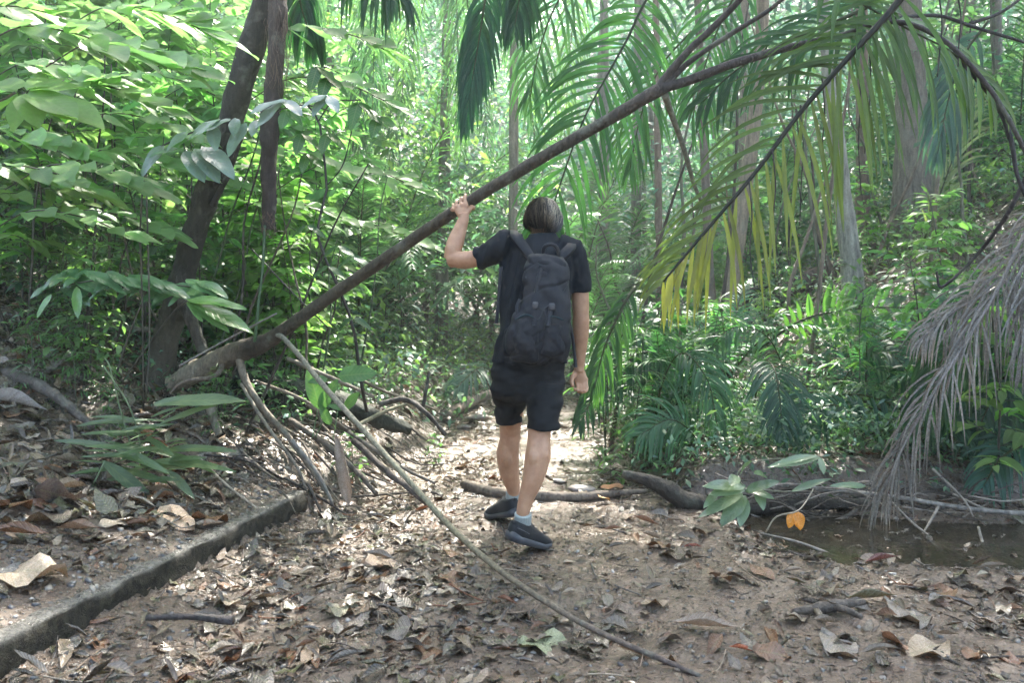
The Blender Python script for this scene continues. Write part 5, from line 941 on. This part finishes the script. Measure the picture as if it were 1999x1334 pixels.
def remesh(mb, name, mat, vox=.006, sm=2, disp=None, root=None):
    o = mb.build(name + '_tmp', mat); md = o.modifiers.new('r', 'REMESH'); md.mode = 'VOXEL'; md.voxel_size = vox; md.use_smooth_shade = True
    s_ = o.modifiers.new('s', 'SMOOTH'); s_.iterations = sm; s_.factor = .5
    dg = bpy.context.evaluated_depsgraph_get(); me = bpy.data.meshes.new_from_object(o.evaluated_get(dg)); bpy.data.objects.remove(o)
    n = len(me.vertices)
    if disp is not None:
        co = np.empty(n * 3); me.vertices.foreach_get('co', co); co = co.reshape(-1, 3); no = np.empty(n * 3); me.vertices.foreach_get('normal', no); no = no.reshape(-1, 3)
        co = co + no * disp(co, no)[:, None]; me.vertices.foreach_set('co', co.ravel()); me.update()
    me.name = name; me.materials.clear(); me.materials.append(mat); me.polygons.foreach_set('use_smooth', np.ones(len(me.polygons), bool))
    out = bpy.data.objects.new(name, me); COL.objects.link(out)
    return adopt(root, out) if root else out
sc_ = 3.85 / FPX
HK = thing('person', P(1015, 1078, 3.95), 'hiker seen from behind in black shorts and dark T-shirt, one hand on the lifted branch', 'person')
b = MB()
# legs (skin): forward left leg, rear right leg with raised heel
Lk = P(996, 838, 4.08); La = P(1003, 972, 4.25)
b.tube([P(1005, 735, 3.93), P(1000, 790, 3.99), Lk, P(995, 862, 4.10), P(991, 890, 4.14), P(995, 925, 4.18), P(1002, 955, 4.22), P(1004, 982, 4.25), P(1004, 995, 4.24)], [.070, .060, .054, .053, .060, .050, .036, .032, .034], 20, n=40)
b.tube([P(1066, 735, 3.83), P(1062, 790, 3.80), P(1054, 838, 3.78), P(1052, 862, 3.77), P(1050, 890, 3.75), P(1042, 930, 3.74), P(1028, 972, 3.74), P(1021, 1000, 3.74), P(1019, 1030, 3.76)], [.060, .058, .055, .0545, .0615, .053, .037, .031, .034], 20, n=40)
b.tube([P(989, 870, 4.07), P(988, 893, 4.095), P(994, 928, 4.16)], [.02, .036, .015], 10, n=10); b.tube([P(1044, 868, 3.74), P(1043, 893, 3.715), P(1040, 928, 3.725)], [.02, .036, .014], 10, n=10)
b.tube([P(1060, 866, 3.745), P(1060, 890, 3.725), P(1048, 922, 3.73)], [.018, .032, .014], 10, n=10); 
# pelvis, torso, neck
TX = [(745, 1034, .125, .080, 3.87), (700, 1035, .135, .085, 3.87), (650, 1038, .135, .085, 3.86), (590, 1043, .14, .085, 3.87), (540, 1047, .145, .085, 3.89), (505, 1050, .135, .075, 3.90), (482, 1053, .10, .060, 3.91), (466, 1057, .055, .050, 3.93)]
ell(b, fine([(tuple(P(x_, y_, Y_)), a_, c_) for y_, x_, a_, c_, Y_ in TX], 30), 28)
b.tube([P(1057, 480, 3.91), P(1059, 462, 3.93), P(1061, 445, 3.96)], [.060, .056, .055], 16, n=8)
# head tipped forward and down
HC = P(1060, 433, 3.97); tip = R(-24); ax = np.array((1, 0, 0.)); fw = np.array((0, math.cos(tip), math.sin(tip))); upv = np.array((0, -math.sin(tip), math.cos(tip)))
def HP(x_, y_, z_): return np.array(HC) + ax * x_ + fw * y_ + upv * z_
hr = [(-.118, .012, .02, .075), (-.105, .035, .045, .06), (-.08, .055, .075, .035), (-.045, .064, .088, .015), (0, .071, .094, .0), (.04, .072, .093, -.003), (.075, .060, .078, -.003), (.098, .036, .046, 0), (.106, .008, .01, 0)]
ell(b, fine([(tuple(HP(0, yo, z_)), a_, c_, ax, fw) for z_, a_, c_, yo in hr], 22), 24)
b.tube([HP(0, .095, .012), HP(0, .108, -.015), HP(0, .118, -.034), HP(0, .10, -.042)], [.007, .010, .014, .006], 8, n=8)          # nose
b.tube([HP(-.05, .078, .018), HP(0, .096, .024), HP(.05, .078, .018)], [.008, .011, .008], 8, n=8)                                # brow
for z_ in (-.062, -.071): b.tube([HP(-.022, .086, z_), HP(0, .097, z_), HP(.022, .086, z_)], [.004, .008, .004], 8, n=8)       # lips
for sg in (-1, 1):   # ears
    b.tube([HP(sg * .070, .005, -.035), HP(sg * .079, -.004, -.018), HP(sg * .082, -.010, .006), HP(sg * .076, .008, .014), HP(sg * .072, .012, -.004)], [.007, .009, .009, .007, .006], 8, n=14)
    b.tube([HP(sg * .068, .006, -.032), HP(sg * .074, .0, -.01), HP(sg * .074, .0, .01)], [.008, .010, .008], 8, n=8)
# raised left arm
SH, EL, WR = P(972, 488, 3.90), P(880, 506, 4.03), P(905, 428, 4.075)
b.tube([P(1000, 482, 3.9), SH, P(935, 503, 3.96), P(905, 508, 4.0), EL + Vector((-.004, .01, .0))], [.04, .042, .043, .046, .036], 18, n=24)
b.tube([EL + Vector((-.004, .012, -.004)), P(884, 490, 4.04), P(890, 470, 4.055), P(899, 445, 4.07), WR, P(904, 418, 4.08)], [.034, .043, .043, .034, .0275, .029], 18, n=24)
b.tube([P(880, 520, 4.02), P(884, 512, 4.03)], [.016, .02], 8, n=4)
# raised left hand: back of the hand to the viewer, fingers hooked over the branch
ell(b, fine([(tuple(P(904, 424, 4.08)), .028, .019), (tuple(P(902, 415, 4.085)), .035, .018), (tuple(P(900, 407, 4.09)), .040, .016), (tuple(P(898, 400, 4.095)), .038, .013)], 10), 16)
BR = lambda px: P(px, np.interp(px, [850, 900, 1000], [438, 404, 342]), np.interp(px, [760, 900, 1050], [4.42, 4.15, 3.98]))
for kx_, ky_, l1, r_ in ((912, 400, 0, .0098), (903, 399, 1, .0102), (893, 401, 2, .0098), (885, 406, 3, .0086)):
    c_ = BR(kx_ - 1); mcp = P(kx_ - 3, ky_ + 6, 4.09); rr_ = .041
    dx = (-.006, -.003, .0, .004)[l1]
    b.tube([mcp, P(kx_ - 1, ky_ + 1, 4.085), c_ + Vector((dx, -.038, .010)), c_ + Vector((dx, -.022, .034 + .003 * (l1 < 3))), c_ + Vector((dx, .012, .042)), c_ + Vector((dx, .036, .022)), c_ + Vector((dx, .040, -.002))], [r_ * 1.15, r_ * 1.1, r_, r_ * 1.02, r_ * .95, r_ * .9, r_ * .75], 10, n=26)
c_ = BR(921)
b.tube([P(910, 419, 4.09), P(915, 411, 4.10), P(920, 403, 4.115), c_ + Vector((.002, -.02, -.040)), c_ + Vector((.008, .012, -.041)), c_ + Vector((.010, .034, -.028))], [.014, .0145, .012, .0115, .0105, .008], 10, n=20)
# hanging right arm
b.tube([P(1108, 486, 3.9), P(1124, 505, 3.9), P(1131, 545, 3.9), P(1133, 585, 3.9), P(1134, 618, 3.9)], [.04, .042, .042, .043, .040], 18, n=24)
b.tube([P(1134, 612, 3.9), P(1134, 632, 3.9), P(1134, 655, 3.91), P(1132, 690, 3.93), P(1131, 715, 3.94), P(1130, 724, 3.94)], [.040, .042, .039, .030, .0245, .025], 18, n=24)
Yh = 3.94
b.tube([P(1130, 716, Yh), P(1130, 726, Yh)], [.025, .027], 14, n=4)
ell(b, fine([(tuple(P(1130, 720, Yh)), .024, .019), (tuple(P(1132, 730, Yh)), .031, .017), (tuple(P(1133, 740, Yh)), .034, .015), (tuple(P(1134, 748, Yh)), .031, .012)], 10), 16)
for kx_, kd, ln, r_ in ((1145, -.006, 1.0, .0088), (1139, -.002, 1.06, .0096), (1133, .001, 1.0, .0094), (1127, .004, .82, .0084)):
    k0 = P(kx_ - 1, 746, Yh); k1 = k0 + Vector((.003, -.014 * ln, -.032 * ln)); k2 = k1 + Vector((-.010, -.024 * ln, -.012 * ln)); k3 = k2 + Vector((-.012, -.016 * ln, .010 * ln))
    b.tube([P(kx_, 738, Yh), k0, k1, k2, k3], [r_ * 1.2, r_ * 1.15, r_ * 1.03, r_ * .95, r_ * .75], 10, n=18)
b.tube([P(1124, 727, Yh - .005), P(1118, 736, Yh - .02), P(1116, 746, Yh - .03), P(1119, 755, Yh - .04)], [.014, .0125, .0105, .008], 10, n=14)
remesh(b, 'body', M_skin, .0042, 3, root=HK)
m, nt = newmat('eye_white'); out = nd(nt, 'ShaderNodeOutputMaterial'); pb = nd(nt, 'ShaderNodeBsdfPrincipled'); pb.inputs['Base Color'].default_value = (.6, .6, .58, 1); pb.inputs['Roughness'].default_value = .2; nt.links.new(pb.outputs[0], out.inputs[0])
for sg in (-1, 1): e = MB(); ball(e, HP(sg * .031, .079, .0), .0115); adopt(HK, e.build('eye', m))
# hair: a fitted cap plus thousands of fine locks, bleached on the crown
def hair_shell(u, v, off=0.0):   # u around (0 = back), v 0 crown..1 nape ; in head space
    a_ = u * math.pi * 2; vm = 1.0 - .42 * ss((1 - np.cos(a_)) / 2 * 1.2)      # shorter over the forehead
    th = v * vm * R(139); rxx = .086 + off; ryy = .106 + off; rz = .116 + off
    x_ = rxx * np.sin(th) * np.sin(a_) * (1 - .16 * ss((th - 1.6) / .8)); y_ = -ryy * np.sin(th) * np.cos(a_) * (1 - .25 * ss((th - 1.7) / .9)) - .004; z_ = rz * np.cos(th) - .004
    return np.stack([x_, y_, z_], -1)
def toW(q): return np.array(HC)[None] + q[:, :1] * ax + q[:, 1:2] * fw + q[:, 2:3] * upv
hm = MB(); nu, nv = 48, 16
uu, vv = np.meshgrid(np.linspace(0, 1, nu, endpoint=False), np.linspace(0.02, .93, nv)); q = toW(hair_shell(uu.ravel(), vv.ravel(), 0.0))
i = np.arange(nv - 1)[:, None]; j = np.arange(nu)[None]; F = np.stack([i * nu + j, i * nu + (j + 1) % nu, (i + 1) * nu + (j + 1) % nu, (i + 1) * nu + j], -1).reshape(-1, 4)
hm.add(q, F, (.012, .010, .009)); top = toW(hair_shell(np.array([0.]), np.array([0.]))); j = np.arange(0, nu, 2)
hm.add(np.vstack([q[:nu], top]), np.stack([np.full_like(j, nu), (j + 2) % nu, j + 1, j], -1), (.012, .010, .009))
rg = np.random.default_rng(8); N_ = 5200; u = rg.uniform(0, 1, N_); v0 = rg.uniform(0, .92, N_) ** .8; ln = rg.uniform(.18, .4, N_); V = []; C_ = []; K5 = 6
wv = rg.uniform(-.02, .02, N_); rlen = rg.uniform(0, 1, N_); clump = .007 * vn(u * 40, v0 * 3, 11) + .004 * vn(u * 14, v0 * 5, 12)
for s_ in range(K5):
    f = s_ / (K5 - 1); vv_ = np.minimum(v0 + ln * f, .92 + .2 * rlen); off = .002 + .0035 * math.sin(math.pi * f) + rg.uniform(0, .0025, N_) + clump * f + .004
    c0 = hair_shell(u + wv * f, vv_, off); c1 = hair_shell(u + wv * f + .0022 * (1 - .75 * f) / np.maximum(np.sin(vv_ * 1.8), .25), vv_, off + .001); V.append(np.stack([toW(c0), toW(c1)], 1))
V = np.stack(V, 1).reshape(N_, -1, 3); F = np.array([(2 * s_, 2 * s_ + 1, 2 * s_ + 3, 2 * s_ + 2) for s_ in range(K5 - 1)])
ang = np.minimum(u, 1 - u) * 2      # 0 back .. 1 front
blond = np.clip(.5 - ang * .3 + rg.normal(0, .25, N_) + .6 * vn(u * 34, v0 * .8, 5) + .6 * vn(u * 120, v0, 6), 0, 1) * (rg.uniform(0, 1, N_) < .75)
fade = np.stack([ss((.98 - np.minimum(v0 + ln * s_ / 5, 1.1)) / .35) for s_ in range(6)], 1)[:, :, None]
cb = np.array((.014, .012, .011))[None, None] + (blond[:, None, None] * fade) * np.array((.52, .43, .29))[None, None] * rg.uniform(.6, 1.15, (N_, 1, 1))
hm.add(V.reshape(-1, 3), (F[None] + (np.arange(N_) * 2 * K5)[:, None, None]).reshape(-1, 4), np.repeat(cb, 2, 1).reshape(-1, 3))
m, nt = newmat('hair'); L = nt.links.new; out = nd(nt, 'ShaderNodeOutputMaterial'); pb = nd(nt, 'ShaderNodeBsdfPrincipled'); at = nd(nt, 'ShaderNodeAttribute', attribute_name='Col')
L(at.outputs['Color'], pb.inputs['Base Color']); pb.inputs['Roughness'].default_value = .38; L(pb.outputs[0], out.inputs[0])
adopt(HK, hm.build('hair', m))
# T-shirt
b = MB()
TS = [(709, 1033, .187, .134, 3.86), (704, 1033, .186, .134, 3.86), (690, 1034, .178, .128, 3.86), (650, 1038, .172, .120, 3.85), (590, 1044, .175, .122, 3.86), (540, 1048, .183, .122, 3.88), (508, 1051, .186, .116, 3.89), (488, 1054, .160, .100, 3.90), (473, 1057, .105, .080, 3.915), (462, 1059, .074, .068, 3.925), (457, 1059, .068, .064, 3.93)]
ell(b, fine([(tuple(P(x_, y_, Y_)), a_, c_) for y_, x_, a_, c_, Y_ in TS], 34), 32)
b.tube([P(1020, 484, 3.9), P(985, 484, 3.9), P(960, 492, 3.92), P(942, 500, 3.945), P(932, 504, 3.955)], [.07, .080, .066, .064, .064], 20, n=16)
b.tube([P(1090, 482, 3.9), P(1112, 490, 3.9), P(1124, 512, 3.9), P(1130, 545, 3.9), P(1132, 572, 3.9)], [.062, .072, .070, .060, .058], 20, n=16)
def wr_shirt(co, no):
    x_, y_, z_ = co.T; pxx = CX + x_ / y_ * FPX; pyy = HORY - (z_ - CAMZ) / y_ * FPX
    d = .013 * vn(pxx * .10 + pyy * .022, pyy * .012, 5) * ss((1030 - pxx) / 30 + .4) + .009 * vn((pxx + pyy * .7) * .05, (pxx - pyy) * .018, 7) + .0025 * vn(x_ * 60, z_ * 28, 9)
    sl = np.abs(vn((pxx * .55 - pyy * .3) * .09, (pyy + pxx) * .01, 6)) * -.008 * (pxx < 975)
    return d + sl
remesh(b, 't_shirt', M_shirt, .0055, 3, wr_shirt, HK)
# shorts
b = MB()
ell(b, fine([(tuple(P(1034, 694, 3.86)), .166, .118), (tuple(P(1033, 715, 3.86)), .178, .130), (tuple(P(1032, 745, 3.87)), .180, .126), (tuple(P(1031, 772, 3.88)), .170, .116), (tuple(P(1028, 785, 3.89)), .10, .08)], 16), 32)
ell(b, fine([(tuple(P(1003, 745, 3.92)), .105, .112), (tuple(P(998, 780, 3.98)), .088, .100), (tuple(P(996, 805, 4.01)), .075, .088), (tuple(P(996, 826, 4.035)), .064, .080)], 14), 26)
ell(b, fine([(tuple(P(1063, 745, 3.85)), .100, .112), (tuple(P(1061, 785, 3.81)), .086, .098), (tuple(P(1060, 812, 3.79)), .082, .092), (tuple(P(1059, 836, 3.78)), .080, .088)], 14), 26)
def wr_sh(co, no):
    x_, y_, z_ = co.T; return .010 * vn(x_ * 9 + z_ * 14, z_ * 22 - x_ * 12, 3) + .003 * vn(x_ * 30, z_ * 50, 4) + .004 * vn(x_ * 26, z_ * 5, 8)
remesh(b, 'shorts', M_shorts, .0055, 2, wr_sh, HK)
# socks and running shoes
def foot(ankle, heel, toe, sock_top, lift):
    heel, toe, ankle = np.array(heel), np.array(toe), np.array(ankle); f = unit(toe - heel); s_ = unit(np.cross(f, [0, 0, 1.])); u_ = np.cross(s_, f); Ln = np.linalg.norm(toe - heel)
    def Q(t, h_, w=0.): return heel + f * Ln * t + u_ * h_ + s_ * w
    k = MB(); k.tube([sock_top, ankle, Q(.22, .055), Q(.30, .045)], [.040, .039, .043, .04], 18, n=14)
    def rib(co, no): return .0012 * np.sin(np.arctan2(co[:, 0] - ankle[0], co[:, 1] - ankle[1]) * 26)
    remesh(k, 'sock', M_sock, .005, 2, rib, HK)
    sh = MB(); rs = []
    for t, w_, h_, c_ in ((0.0, .018, .022, .044), (.05, .034, .040, .048), (.16, .044, .049, .052), (.30, .045, .050, .052), (.45, .044, .042, .045), (.62, .048, .036, .038), (.78, .048, .030, .033), (.93, .038, .024, .028), (1.0, .016, .014, .024)): rs.append((tuple(Q(t, c_)), w_, h_, s_, u_, .85))
    A = np.array([list(r[0]) + [r[1], r[2]] for r in rs]); q = smooth_path(A, 26); ell(sh, [(tuple(r[:3]), r[3], r[4], s_, u_, .85) for r in q], 22)
    sh.tube([Q(.30, .085), Q(.38, .082), Q(.5, .066)], [.022, .024, .018], 10, n=8)
    sh.tube([Q(.02, .085), Q(.10, .078, .030), Q(.28, .082, .032), Q(.38, .088, .015)], [.010, .009, .009, .008], 8, n=16); sh.tube([Q(.02, .085), Q(.10, .078, -.030), Q(.28, .082, -.032), Q(.38, .088, -.015)], [.010, .009, .009, .008], 8, n=16)
    o1 = remesh(sh, 'shoe', M_shoe, .0045, 2, root=HK)
    so_ = MB(); n_ = 26; t = np.linspace(0, 1, n_); w = np.interp(t, [0, .06, .2, .45, .7, .88, 1], [.014, .032, .038, .037, .047, .040, .010]); base = np.interp(t, [0, .1, .75, 1], [.006, -.006, -.006, .018]); th = np.interp(t, [0, .3, 1], [.036, .032, .022]); V = []
    for ti, wi, bi, hi in zip(t, w, base, th): V += [Q(ti, bi, -wi - .012), Q(ti, bi + hi * .9, -wi - .014), Q(ti, bi + hi, wi + .014), Q(ti, bi, wi + .012)]
    i_ = np.arange(n_ - 1)[:, None]; j_ = np.arange(4)[None]; F = np.stack([i_ * 4 + j_, i_ * 4 + (j_ + 1) % 4, (i_ + 1) * 4 + (j_ + 1) % 4, (i_ + 1) * 4 + j_], -1).reshape(-1, 4)
    F = np.vstack([F, [[3, 2, 1, 0]], [[(n_ - 1) * 4 + c for c in range(4)]]]); so_.add(V, F); o = so_.build('sole', M_sole); o.parent = o1
    la = MB()
    for q_ in range(5): t_ = .36 + q_ * .055; la.tube([Q(t_, .094 - q_ * .006, -.026), Q(t_ + .02, .103 - q_ * .0065, 0), Q(t_, .094 - q_ * .006, .026)], .0032, 5, n=6)
    o = la.build('laces', M_strap); o.parent = o1
    st = MB(); st.tube([Q(.02, .060, .034), Q(.12, .056, .046), Q(.28, .048, .049)], [.004, .003, .002], 5, n=8); o = st.build('side_stripe', M_buckle); o.parent = o1
foot(P(1020, 1028, 3.755), P(992, 1046, 3.69) + Vector((0, 0, -.02)), P(1069, 1072, 3.87), P(1021, 1003, 3.735), 0)
foot(P(1000, 985, 4.24), P(1008, 1002, 4.18) + Vector((.01, 0, -.012)), P(956, 1000, 4.42) + Vector((0, 0, -.03)), P(1003, 960, 4.235), 0)

# ------------------------------------------------------------------ the backpack
BP = thing('backpack', P(1052, 700, 3.70), 'black top loading backpack hanging slanted on the hiker back', 'backpack')
b = MB()
# rows: py, left px, right px, depth half, centre Y
rows = [(709, 1010, 1098, .045, 3.70), (702, 992, 1106, .062, 3.69), (680, 984, 1112, .075, 3.68), (650, 987, 1114, .080, 3.67), (615, 1002, 1114, .078, 3.67), (580, 1016, 1113, .072, 3.68), (545, 1020, 1112, .066, 3.69), (518, 1024, 1109, .056, 3.70), (502, 1034, 1100, .040, 3.72), (497, 1046, 1092, .022, 3.73)]
rs = [(tuple(P((l_ + r_) / 2, y_, Y_)), (r_ - l_) / 2 * Y_ / FPX, d_) for y_, l_, r_, d_, Y_ in rows]
ell(b, [(c, r1, r2, (1, 0, 0), (0, 1, 0), .72) for c, r1, r2 in fine(rs, 40)], 40)
def wr_pk(co, no):
    x_, y_, z_ = co.T; return .010 * vn(x_ * 16 + z_ * 9, z_ * 14 - x_ * 10, 13) + .0035 * vn(x_ * 45, z_ * 35, 14) - .006 * np.exp(-((np.abs(vn(x_ * 11 - z_ * 16, z_ * 6, 15))) / .12) ** 2)
remesh(b, 'pack_body', M_pack, .0055, 2, wr_pk, BP)
def panel(name, poly, Yf, th, mat, bulge=.018, wr=.004, vox=.005, par=BP):
    """a soft padded panel over the pack's front; poly in pixels, Yf = its outer face distance"""
    b = MB(); n_ = len(poly); c = np.mean(np.array(poly), 0); R_ = []
    for s_, yy in ((.90, Yf + th), (1.0, Yf + th * .6), (1.0, Yf + th * .3), (.93, Yf + .004), (.7, Yf - bulge * .6), (.35, Yf - bulge), (.02, Yf - bulge * 1.05)): R_.append([tuple(P(c[0] + (p_[0] - c[0]) * s_, c[1] + (p_[1] - c[1]) * s_, yy if not callable(yy) else 0)) for p_ in poly])
    V = np.array(R_).reshape(-1, 3); i_ = np.arange(len(R_) - 1)[:, None]; j_ = np.arange(n_)[None]; F = np.stack([i_ * n_ + j_, i_ * n_ + (j_ + 1) % n_, (i_ + 1) * n_ + (j_ + 1) % n_, (i_ + 1) * n_ + j_], -1).reshape(-1, 4)
    V = np.vstack([V, P(c[0], c[1], Yf + th)]); F = np.vstack([F, [[n_ * len(R_), (k + 2) % n_, (k + 1) % n_, k] for k in range(0, n_ - 1, 2)]])
    last = (len(R_) - 1) * n_; F = np.vstack([F, [[last + k, last + k + 1, last + n_ - 2 - k, last + n_ - 1 - k] for k in range(n_ // 2 - 1)]]); b.add(V, F)
    return remesh(b, name, mat, vox, 2, lambda co, no: wr * vn(co[:, 0] * 22 + co[:, 2] * 12, co[:, 2] * 20, 17) + .002 * vn(co[:, 0] * 60, co[:, 2] * 60, 18), par)
panel('top_flap', [(1032, 500), (1060, 496), (1094, 500), (1106, 512), (1112, 540), (1108, 572), (1092, 588), (1070, 560), (1052, 584), (1040, 572), (1024, 545), (1026, 520)], 3.655, .09, M_pack, .02, .007)
panel('front_pocket', [(1010, 622), (1030, 612), (1046, 622), (1050, 650), (1049, 690), (1030, 699), (1006, 694), (998, 660)], 3.605, .07, M_pack, .018)
panel('front_pocket', [(1055, 624), (1075, 616), (1098, 622), (1103, 650), (1103, 690), (1080, 700), (1054, 696), (1052, 660)], 3.605, .07, M_pack, .018)
panel('side_pocket', [(990, 640), (1004, 625), (1010, 640), (1008, 690), (996, 698), (982, 690), (982, 665), (985, 650)], 3.66, .08, M_shirt, .01)
def strap(name, pts, w, th=.004, mat=None, n=40, up=(0, -1, 0), par=BP):
    p = smooth_path(pts, n); T = unit(np.gradient(p, axis=0)); u_ = np.array(up, float); sd = unit(np.cross(T, u_)); nn = np.cross(sd, T); b = MB(); w = np.interp(np.linspace(0, 1, n), np.linspace(0, 1, np.size(w)), np.atleast_1d(w)); w = w[:, None]
    V = np.stack([p - sd * w - nn * th, p - sd * w * .85 + nn * th * 1.4 * 0 + nn * th, p + sd * w * .85 + nn * th, p + sd * w - nn * th], 1).reshape(-1, 3); i_ = np.arange(n - 1)[:, None]; j_ = np.arange(4)[None]
    F = np.stack([i_ * 4 + j_, i_ * 4 + (j_ + 1) % 4, (i_ + 1) * 4 + (j_ + 1) % 4, (i_ + 1) * 4 + j_], -1).reshape(-1, 4); F = np.vstack([F, [[0, 1, 2, 3], [4 * n - 1, 4 * n - 2, 4 * n - 3, 4 * n - 4]]]); b.add(V, F)
    return adopt(par, b.build(name, mat or M_strap))
strap('shoulder_strap', [P(1003, 452, 3.99), P(1003, 454, 3.90), P(1007, 461, 3.80), P(1020, 478, 3.765), P(1034, 498, 3.745), P(1042, 508, 3.73)], [.020, .024, .026, .024, .018], .007, M_pack, up=(0, -.8, .6))
strap('shoulder_strap', [P(1116, 468, 3.99), P(1117, 473, 3.90), P(1114, 482, 3.80), P(1106, 490, 3.765), P(1096, 500, 3.745), P(1088, 508, 3.73)], [.020, .024, .026, .024, .018], .007, M_pack, up=(0, -.8, .6))
strap('grab_handle', [P(1060, 500, 3.72), P(1062, 484, 3.70), P(1072, 477, 3.69), P(1084, 480, 3.69), P(1090, 492, 3.70), P(1091, 503, 3.72)], .009, .0035, up=(0, -1, .05))
for q, l_ in (([P(1056, 520, 3.64), P(1050, 555, 3.625), P(1046, 585, 3.618), P(1044, 612, 3.60), P(1044, 636, 3.585)], 'left'), ([P(1080, 520, 3.64), P(1083, 555, 3.625), P(1080, 590, 3.615), P(1074, 612, 3.59), P(1070, 636, 3.575)], 'right')):
    s_ = strap('closing_strap', q, .0105, .0025)
    bk = MB(); c_ = (q[2] + q[3]) / 2 + Vector((0, -.008, .004)); 
    ell(bk, [(tuple(c_ + Vector((0, 0, -.017))), .010, .004, (1, 0, 0), (0, 1, 0), .4), (tuple(c_ + Vector((0, 0, -.012))), .0145, .006, (1, 0, 0), (0, 1, 0), .4), (tuple(c_ + Vector((0, 0, .010))), .0145, .006, (1, 0, 0), (0, 1, 0), .4), (tuple(c_ + Vector((0, 0, .017))), .010, .004, (1, 0, 0), (0, 1, 0), .4)], 16)
    o = bk.build('buckle', M_buckle); o.parent = s_
for q in ([P(1006, 624, 3.60), P(1028, 615, 3.585), P(1047, 624, 3.60)], [P(1055, 627, 3.60), P(1078, 618, 3.583), P(1100, 625, 3.60)]): strap('pocket_trim', q, .004, .002, M_pipe)
strap('centre_seam', [P(1051, 630, 3.598), P(1050, 665, 3.59), P(1050, 702, 3.62)], .003, .003)
cdm = MB(); cdm.tube([P(1042, 590, 3.61), P(1050, 600, 3.60), P(1060, 604, 3.595), P(1070, 598, 3.60), P(1078, 590, 3.61)], .0028, 6, n=16); cdm.tube([P(1060, 604, 3.595), P(1056, 618, 3.585), P(1048, 628, 3.58)], .0025, 6, n=10); cdm.tube([P(1062, 604, 3.595), P(1066, 620, 3.583), P(1062, 640, 3.575)], .0025, 6, n=10); adopt(BP, cdm.build('drawcord', M_strap))
strap('dangling_strap', [P(978, 520, 3.80), P(975, 560, 3.79), P(972, 600, 3.79), P(969, 632, 3.79)], .008, .002)
strap('dangling_strap', [P(1110, 625, 3.74), P(1117, 655, 3.76), P(1121, 690, 3.78), P(1124, 718, 3.78)], .008, .002)
for q in ([P(1016, 585, 3.64), P(1010, 600, 3.635), P(1012, 618, 3.63)],): strap('side_loop', q, .010, .003)
cr = MB(); cr.tube([P(1026, 540, 3.645), P(1045, 575, 3.628), P(1056, 590, 3.62)], [.003, .004, .003], 6, n=12); cr.tube([P(1108, 555, 3.645), P(1096, 572, 3.63), P(1076, 592, 3.615)], [.003, .004, .003], 6, n=12); adopt(BP, cr.build('flap_hem', M_strap))
print('person done')
# prototypes were only patterns to copy
for lst in PR.values():
    for r in lst:
        for c in list(r.children): bpy.data.objects.remove(c)
        bpy.data.objects.remove(r)

# the moist air that pales the far trees: one closed box, haze inside, sky outside
hz = bpy.data.meshes.new('haze'); x0, x1, y0, y1, z0, z1 = -62, 62, -27, 98, -14, 34
vs = [(x, y, z) for z in (z0, z1) for y in (y0, y1) for x in (x0, x1)]
hz.from_pydata(vs, [], [(0, 2, 3, 1), (4, 5, 7, 6), (0, 1, 5, 4), (2, 6, 7, 3), (0, 4, 6, 2), (1, 3, 7, 5)])
m, nt = newmat('haze_air'); out = nd(nt, 'ShaderNodeOutputMaterial'); pv = nd(nt, 'ShaderNodeVolumePrincipled'); pv.inputs['Color'].default_value = (.86, .95, .92, 1); pv.inputs['Density'].default_value = .0042; pv.inputs['Anisotropy'].default_value = .4
nt.links.new(pv.outputs[0], out.inputs['Volume']); hz.materials.append(m); ho = bpy.data.objects.new('haze', hz); COL.objects.link(ho); tag(ho, 'pale moist haze in the forest air', kind='stuff')
